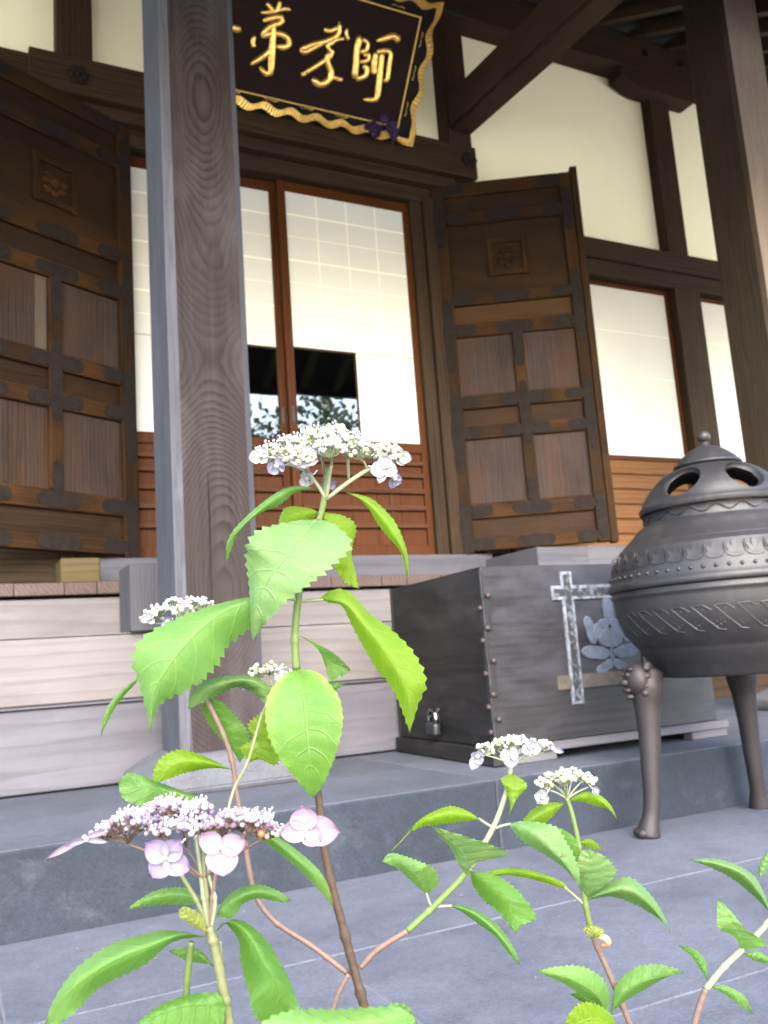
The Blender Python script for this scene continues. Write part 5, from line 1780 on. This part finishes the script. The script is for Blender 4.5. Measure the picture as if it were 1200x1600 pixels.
LB([(335, 1510), (305, 1490), (263, 1486)], [(312, 1484), (285, 1480)], [(320, 1506), (290, 1500)], (DP + .03, DP + .035, DP + .04), 'leaf')
LB([(652, 1592), (560, 1602), (460, 1612), (372, 1630)], [(620, 1574), (540, 1577), (440, 1583)], [(620, 1640), (540, 1660), (450, 1660)], (DP - .12, DP - .14, DP - .14), 'leaf')
LB([(590, 1588), (615, 1580), (649, 1594)], [(612, 1568), (636, 1572)], [(610, 1600), (636, 1604)], (DP - .10, DP - .10, DP - .10), 'leaf')

# ---- right white plant ----------------------------------------------
DS = 0.68
S = thing('hydrangea_plant', 'slender hydrangea with small cream lacecap near the burner legs', 'hydrangea', (0, 0, 0), 0, 'lacecap hydrangeas in front of the temple')
stem(S, [(990, 1615, DS), (962, 1545, DS), (940, 1495, DS), (926, 1462, DS)], 'stem_pink', 4.6, 4.4, ground=True)
stem(S, [(926, 1462, DS), (916, 1420, DS), (909, 1370, DS), (903, 1315, DS), (893, 1270, DS), (885, 1246, DS)], 'stem_green', 5.0, 3.6)
LS = lambda *a, **k: leaf(S, *a, **k)
stem(S, [(911, 1411, DS), (898, 1400, DS), (882, 1386, DS - .005)], 'stem_pale', 2.4, 2.0, name='leaf_stalk')
LS([(890, 1391), (860, 1374), (830, 1367), (800, 1362), (744, 1372)], [(880, 1379), (842, 1363), (800, 1356), (765, 1361)], [(878, 1388), (840, 1376), (800, 1368), (765, 1370)], (DS - .003, DS - .02, DS - .03), 'leaf_backlit', wf=0.13)
LS([(883, 1254), (856, 1268), (830, 1283), (805, 1313)], [(851, 1255), (826, 1271), (812, 1294)], [(868, 1271), (850, 1286), (825, 1294)], (DS, DS - .01, DS - .012), 'leaf_backlit')
LS([(887, 1253), (912, 1244), (940, 1252), (965, 1282)], [(895, 1246), (914, 1237), (936, 1242), (954, 1258)], [(905, 1252), (927, 1258), (950, 1264)], (DS, DS - .006, DS), 'leaf_backlit', wf=0.2)
LS([(903, 1316), (925, 1317), (943, 1326)], [(922, 1311)], [(922, 1326)], (DS, DS + .01, DS + .016), 'leaf_backlit')
LS([(865, 1291), (884, 1312), (898, 1352)], [(880, 1296), (900, 1312), (904, 1334)], [(868, 1302), (880, 1326), (890, 1344)], (DS - .02, DS - .016, DS - .01), 'leaf_dark')
LS([(915, 1406), (922, 1372), (926, 1346), (911, 1325)], [(905, 1378), (904, 1345)], [(944, 1384), (962, 1364), (944, 1338)], (DS, DS - .012, DS - .01), 'leaf_pale')
LS([(913, 1408), (940, 1397), (980, 1390), (1016, 1414), (1049, 1461)], [(945, 1383), (982, 1371), (1010, 1391), (1034, 1424)], [(950, 1401), (986, 1410), (1022, 1430), (1040, 1445)], (DS, DS - .014, DS - .008), 'leaf_pale')
LS([(948, 1588), (932, 1556), (892, 1530), (838, 1517)], [(952, 1550), (935, 1524), (905, 1510), (868, 1511)], [(930, 1566), (912, 1556), (880, 1536)], (DS - .01, DS - .03, DS - .03), 'leaf')
LS([(953, 1584), (975, 1552), (1010, 1532), (1070, 1519)], [(960, 1545), (975, 1525), (1000, 1510), (1035, 1508)], [(980, 1562), (1008, 1545), (1042, 1527)], (DS - .01, DS - .02, DS - .02), 'leaf')
LS([(942, 1582), (918, 1563), (890, 1553)], [(930, 1563), (908, 1551)], [(926, 1578), (905, 1563)], (DS + .004, DS + .008, DS + .01), 'leaf_dark')
LS([(965, 1606), (925, 1592), (880, 1612)], [(950, 1580), (915, 1566), (890, 1584)], [(955, 1630), (910, 1636)], (DS - .03, DS - .05, DS - .05), 'leaf_backlit')
# withered scraps caught at the stem
LS([(926, 1466), (930, 1452), (937, 1448)], [(916, 1460), (922, 1447)], [(940, 1463), (943, 1454)], (DS - .008, DS - .014, DS - .012), 'leaf_yellow', name='withered_bract', ser=0.0)
LS([(914, 1446), (920, 1456), (926, 1466)], [(912, 1455)], [(920, 1448)], (DS - .006, DS - .008, DS - .006), 'leaf_yellow', name='withered_bract', ser=0.0)
bm = nb()
q = catmull([(934, 1466, DS - .01), (944, 1465, DS - .014), (950, 1473, DS - .012), (940, 1477, DS - .008)], 14)
add_tube(bm, [P(*p) for p in q], [(2.5 + 3.2 * math.sin(PI * i / 13)) * DS / FPX for i in range(14)], 8)
obj('withered_curl', bm, M['withered_brown'], S, smooth=True)
flower_head(S, (886, 1248), [(850, 1225, .0), (862, 1216, .01), (878, 1210, -.006), (895, 1208, .008), (910, 1213, .0), (886, 1218, -.01), (872, 1222, .014), (922, 1222, .004)], DS, 20, 0, ['bud_cream', 'bud_green', 'bud_white'], 13, 'small cream lacecap flower head', bud=(2.6, 4.4), seed=21)
floret(S, (848, 1246), [(834, 1242, 16), (846, 1232, 18), (856, 1256, 16), (838, 1256, 12)], DS - .012, 'petal_white', (862, 1226))
floret(S, (931, 1236), [(926, 1240, 10), (938, 1236, 11), (930, 1228, 8)], DS - .01, 'petal_white', (918, 1222))

# ---- plant at the right edge ------------------------------------------
DT = 0.6
T = thing('hydrangea_plant', 'flowerless hydrangea shoot leaning in at the right edge', 'hydrangea', (0, 0, 0), 0, 'lacecap hydrangeas in front of the temple')
stem(T, [(1082, 1612, DT), (1092, 1575, DT), (1103, 1545, DT)], 'stem_pink', 5.0, 5.0, ground=True)
stem(T, [(1103, 1545, DT), (1130, 1512, DT), (1160, 1483, DT), (1200, 1442, DT), (1226, 1410, DT)], 'stem_pale', 5.0, 4.6)
LT = lambda *a, **k: leaf(T, *a, **k)
LT([(1204, 1428), (1188, 1398), (1160, 1366), (1120, 1350), (1076, 1343)], [(1196, 1400), (1178, 1369), (1150, 1351), (1114, 1342)], [(1190, 1412), (1168, 1392), (1145, 1373), (1112, 1356)], (DT, DT - .012, DT - .006), 'leaf_pale')
LT([(1160, 1487), (1155, 1462), (1140, 1432), (1121, 1403)], [(1147, 1464), (1124, 1451), (1121, 1428)], [(1196, 1475), (1164, 1451), (1142, 1424)], (DT, DT - .012, DT - .006), 'leaf')
LT([(1106, 1534), (1098, 1508), (1082, 1488), (1059, 1477)], [(1104, 1505), (1086, 1483)], [(1093, 1512), (1078, 1492)], (DT, DT + .006, DT + .01), 'leaf_dark', wf=0.14, ser=0.02)
LT([(1107, 1540), (1133, 1546), (1158, 1562), (1177, 1585)], [(1134, 1540), (1163, 1557)], [(1130, 1552), (1152, 1568)], (DT, DT - .006, DT), 'leaf', wf=0.16)
LT([(1161, 1490), (1186, 1494), (1218, 1508)], [(1185, 1487)], [(1182, 1502)], (DT, DT - .006, DT), 'leaf')
LT([(1186, 1374), (1195, 1348), (1207, 1318)], [(1186, 1350)], [(1204, 1352)], (DT + .01, DT + .014, DT + .02), 'leaf_pale')

# ------------------------------------------------------------------ garden trees across the yard (seen in the glass)
def garden_tree(x, y, h, label, mat, seed):
    rnd = random.Random(seed)
    t = thing('garden_tree', label, 'tree', (x, y, G - 0.06), 0, 'garden trees reflected in the shoji glass')
    bm = nb()
    add_tube(bm, [(0, 0, 0), (0.05, 0.03, h * .25), (-0.05, 0.05, h * .5), (0.05, 0, h * .8)], [0.17, 0.14, 0.10, 0.04], 10)
    for k in range(7):
        a = rnd.uniform(0, 2 * PI); z = h * rnd.uniform(.3, .65)
        add_tube(bm, [(0, 0, z), (0.5 * math.cos(a), 0.5 * math.sin(a), z + .35), (1.2 * math.cos(a), 1.2 * math.sin(a), z + .8)], [0.06, 0.045, 0.02], 6)
    obj('trunk', bm, M['bark'], t, smooth=True)
    bm = nb()
    cl = [(rnd.gauss(0, h * .15), rnd.gauss(0, h * .15), h * rnd.uniform(.38, .98), rnd.uniform(.35, .75)) for _ in range(34)]
    for cx, cy, cz, cr in cl:
        for _ in range(110):
            p = Vector((rnd.gauss(0, 1), rnd.gauss(0, 1), rnd.gauss(0, .8))) * cr * .55 + Vector((cx, cy, cz))
            s = rnd.uniform(.05, .10)
            u = Vector((rnd.uniform(-1, 1), rnd.uniform(-1, 1), rnd.uniform(-1, 1))).normalized()
            w = u.orthogonal().normalized()
            bm.faces.new([bm.verts.new(p + u * s), bm.verts.new(p + w * s * .6), bm.verts.new(p - u * s), bm.verts.new(p - w * s * .6)])
    obj('crown', bm, M[mat], t)


garden_tree(6.1, -8.6, 6.1, 'green garden tree showing in the left shoji glass', 'tree_leaf', 1)
garden_tree(8.6, -9.2, 6.3, 'yellowish garden tree showing at the right side of the shoji glass', 'tree_leaf2', 2)
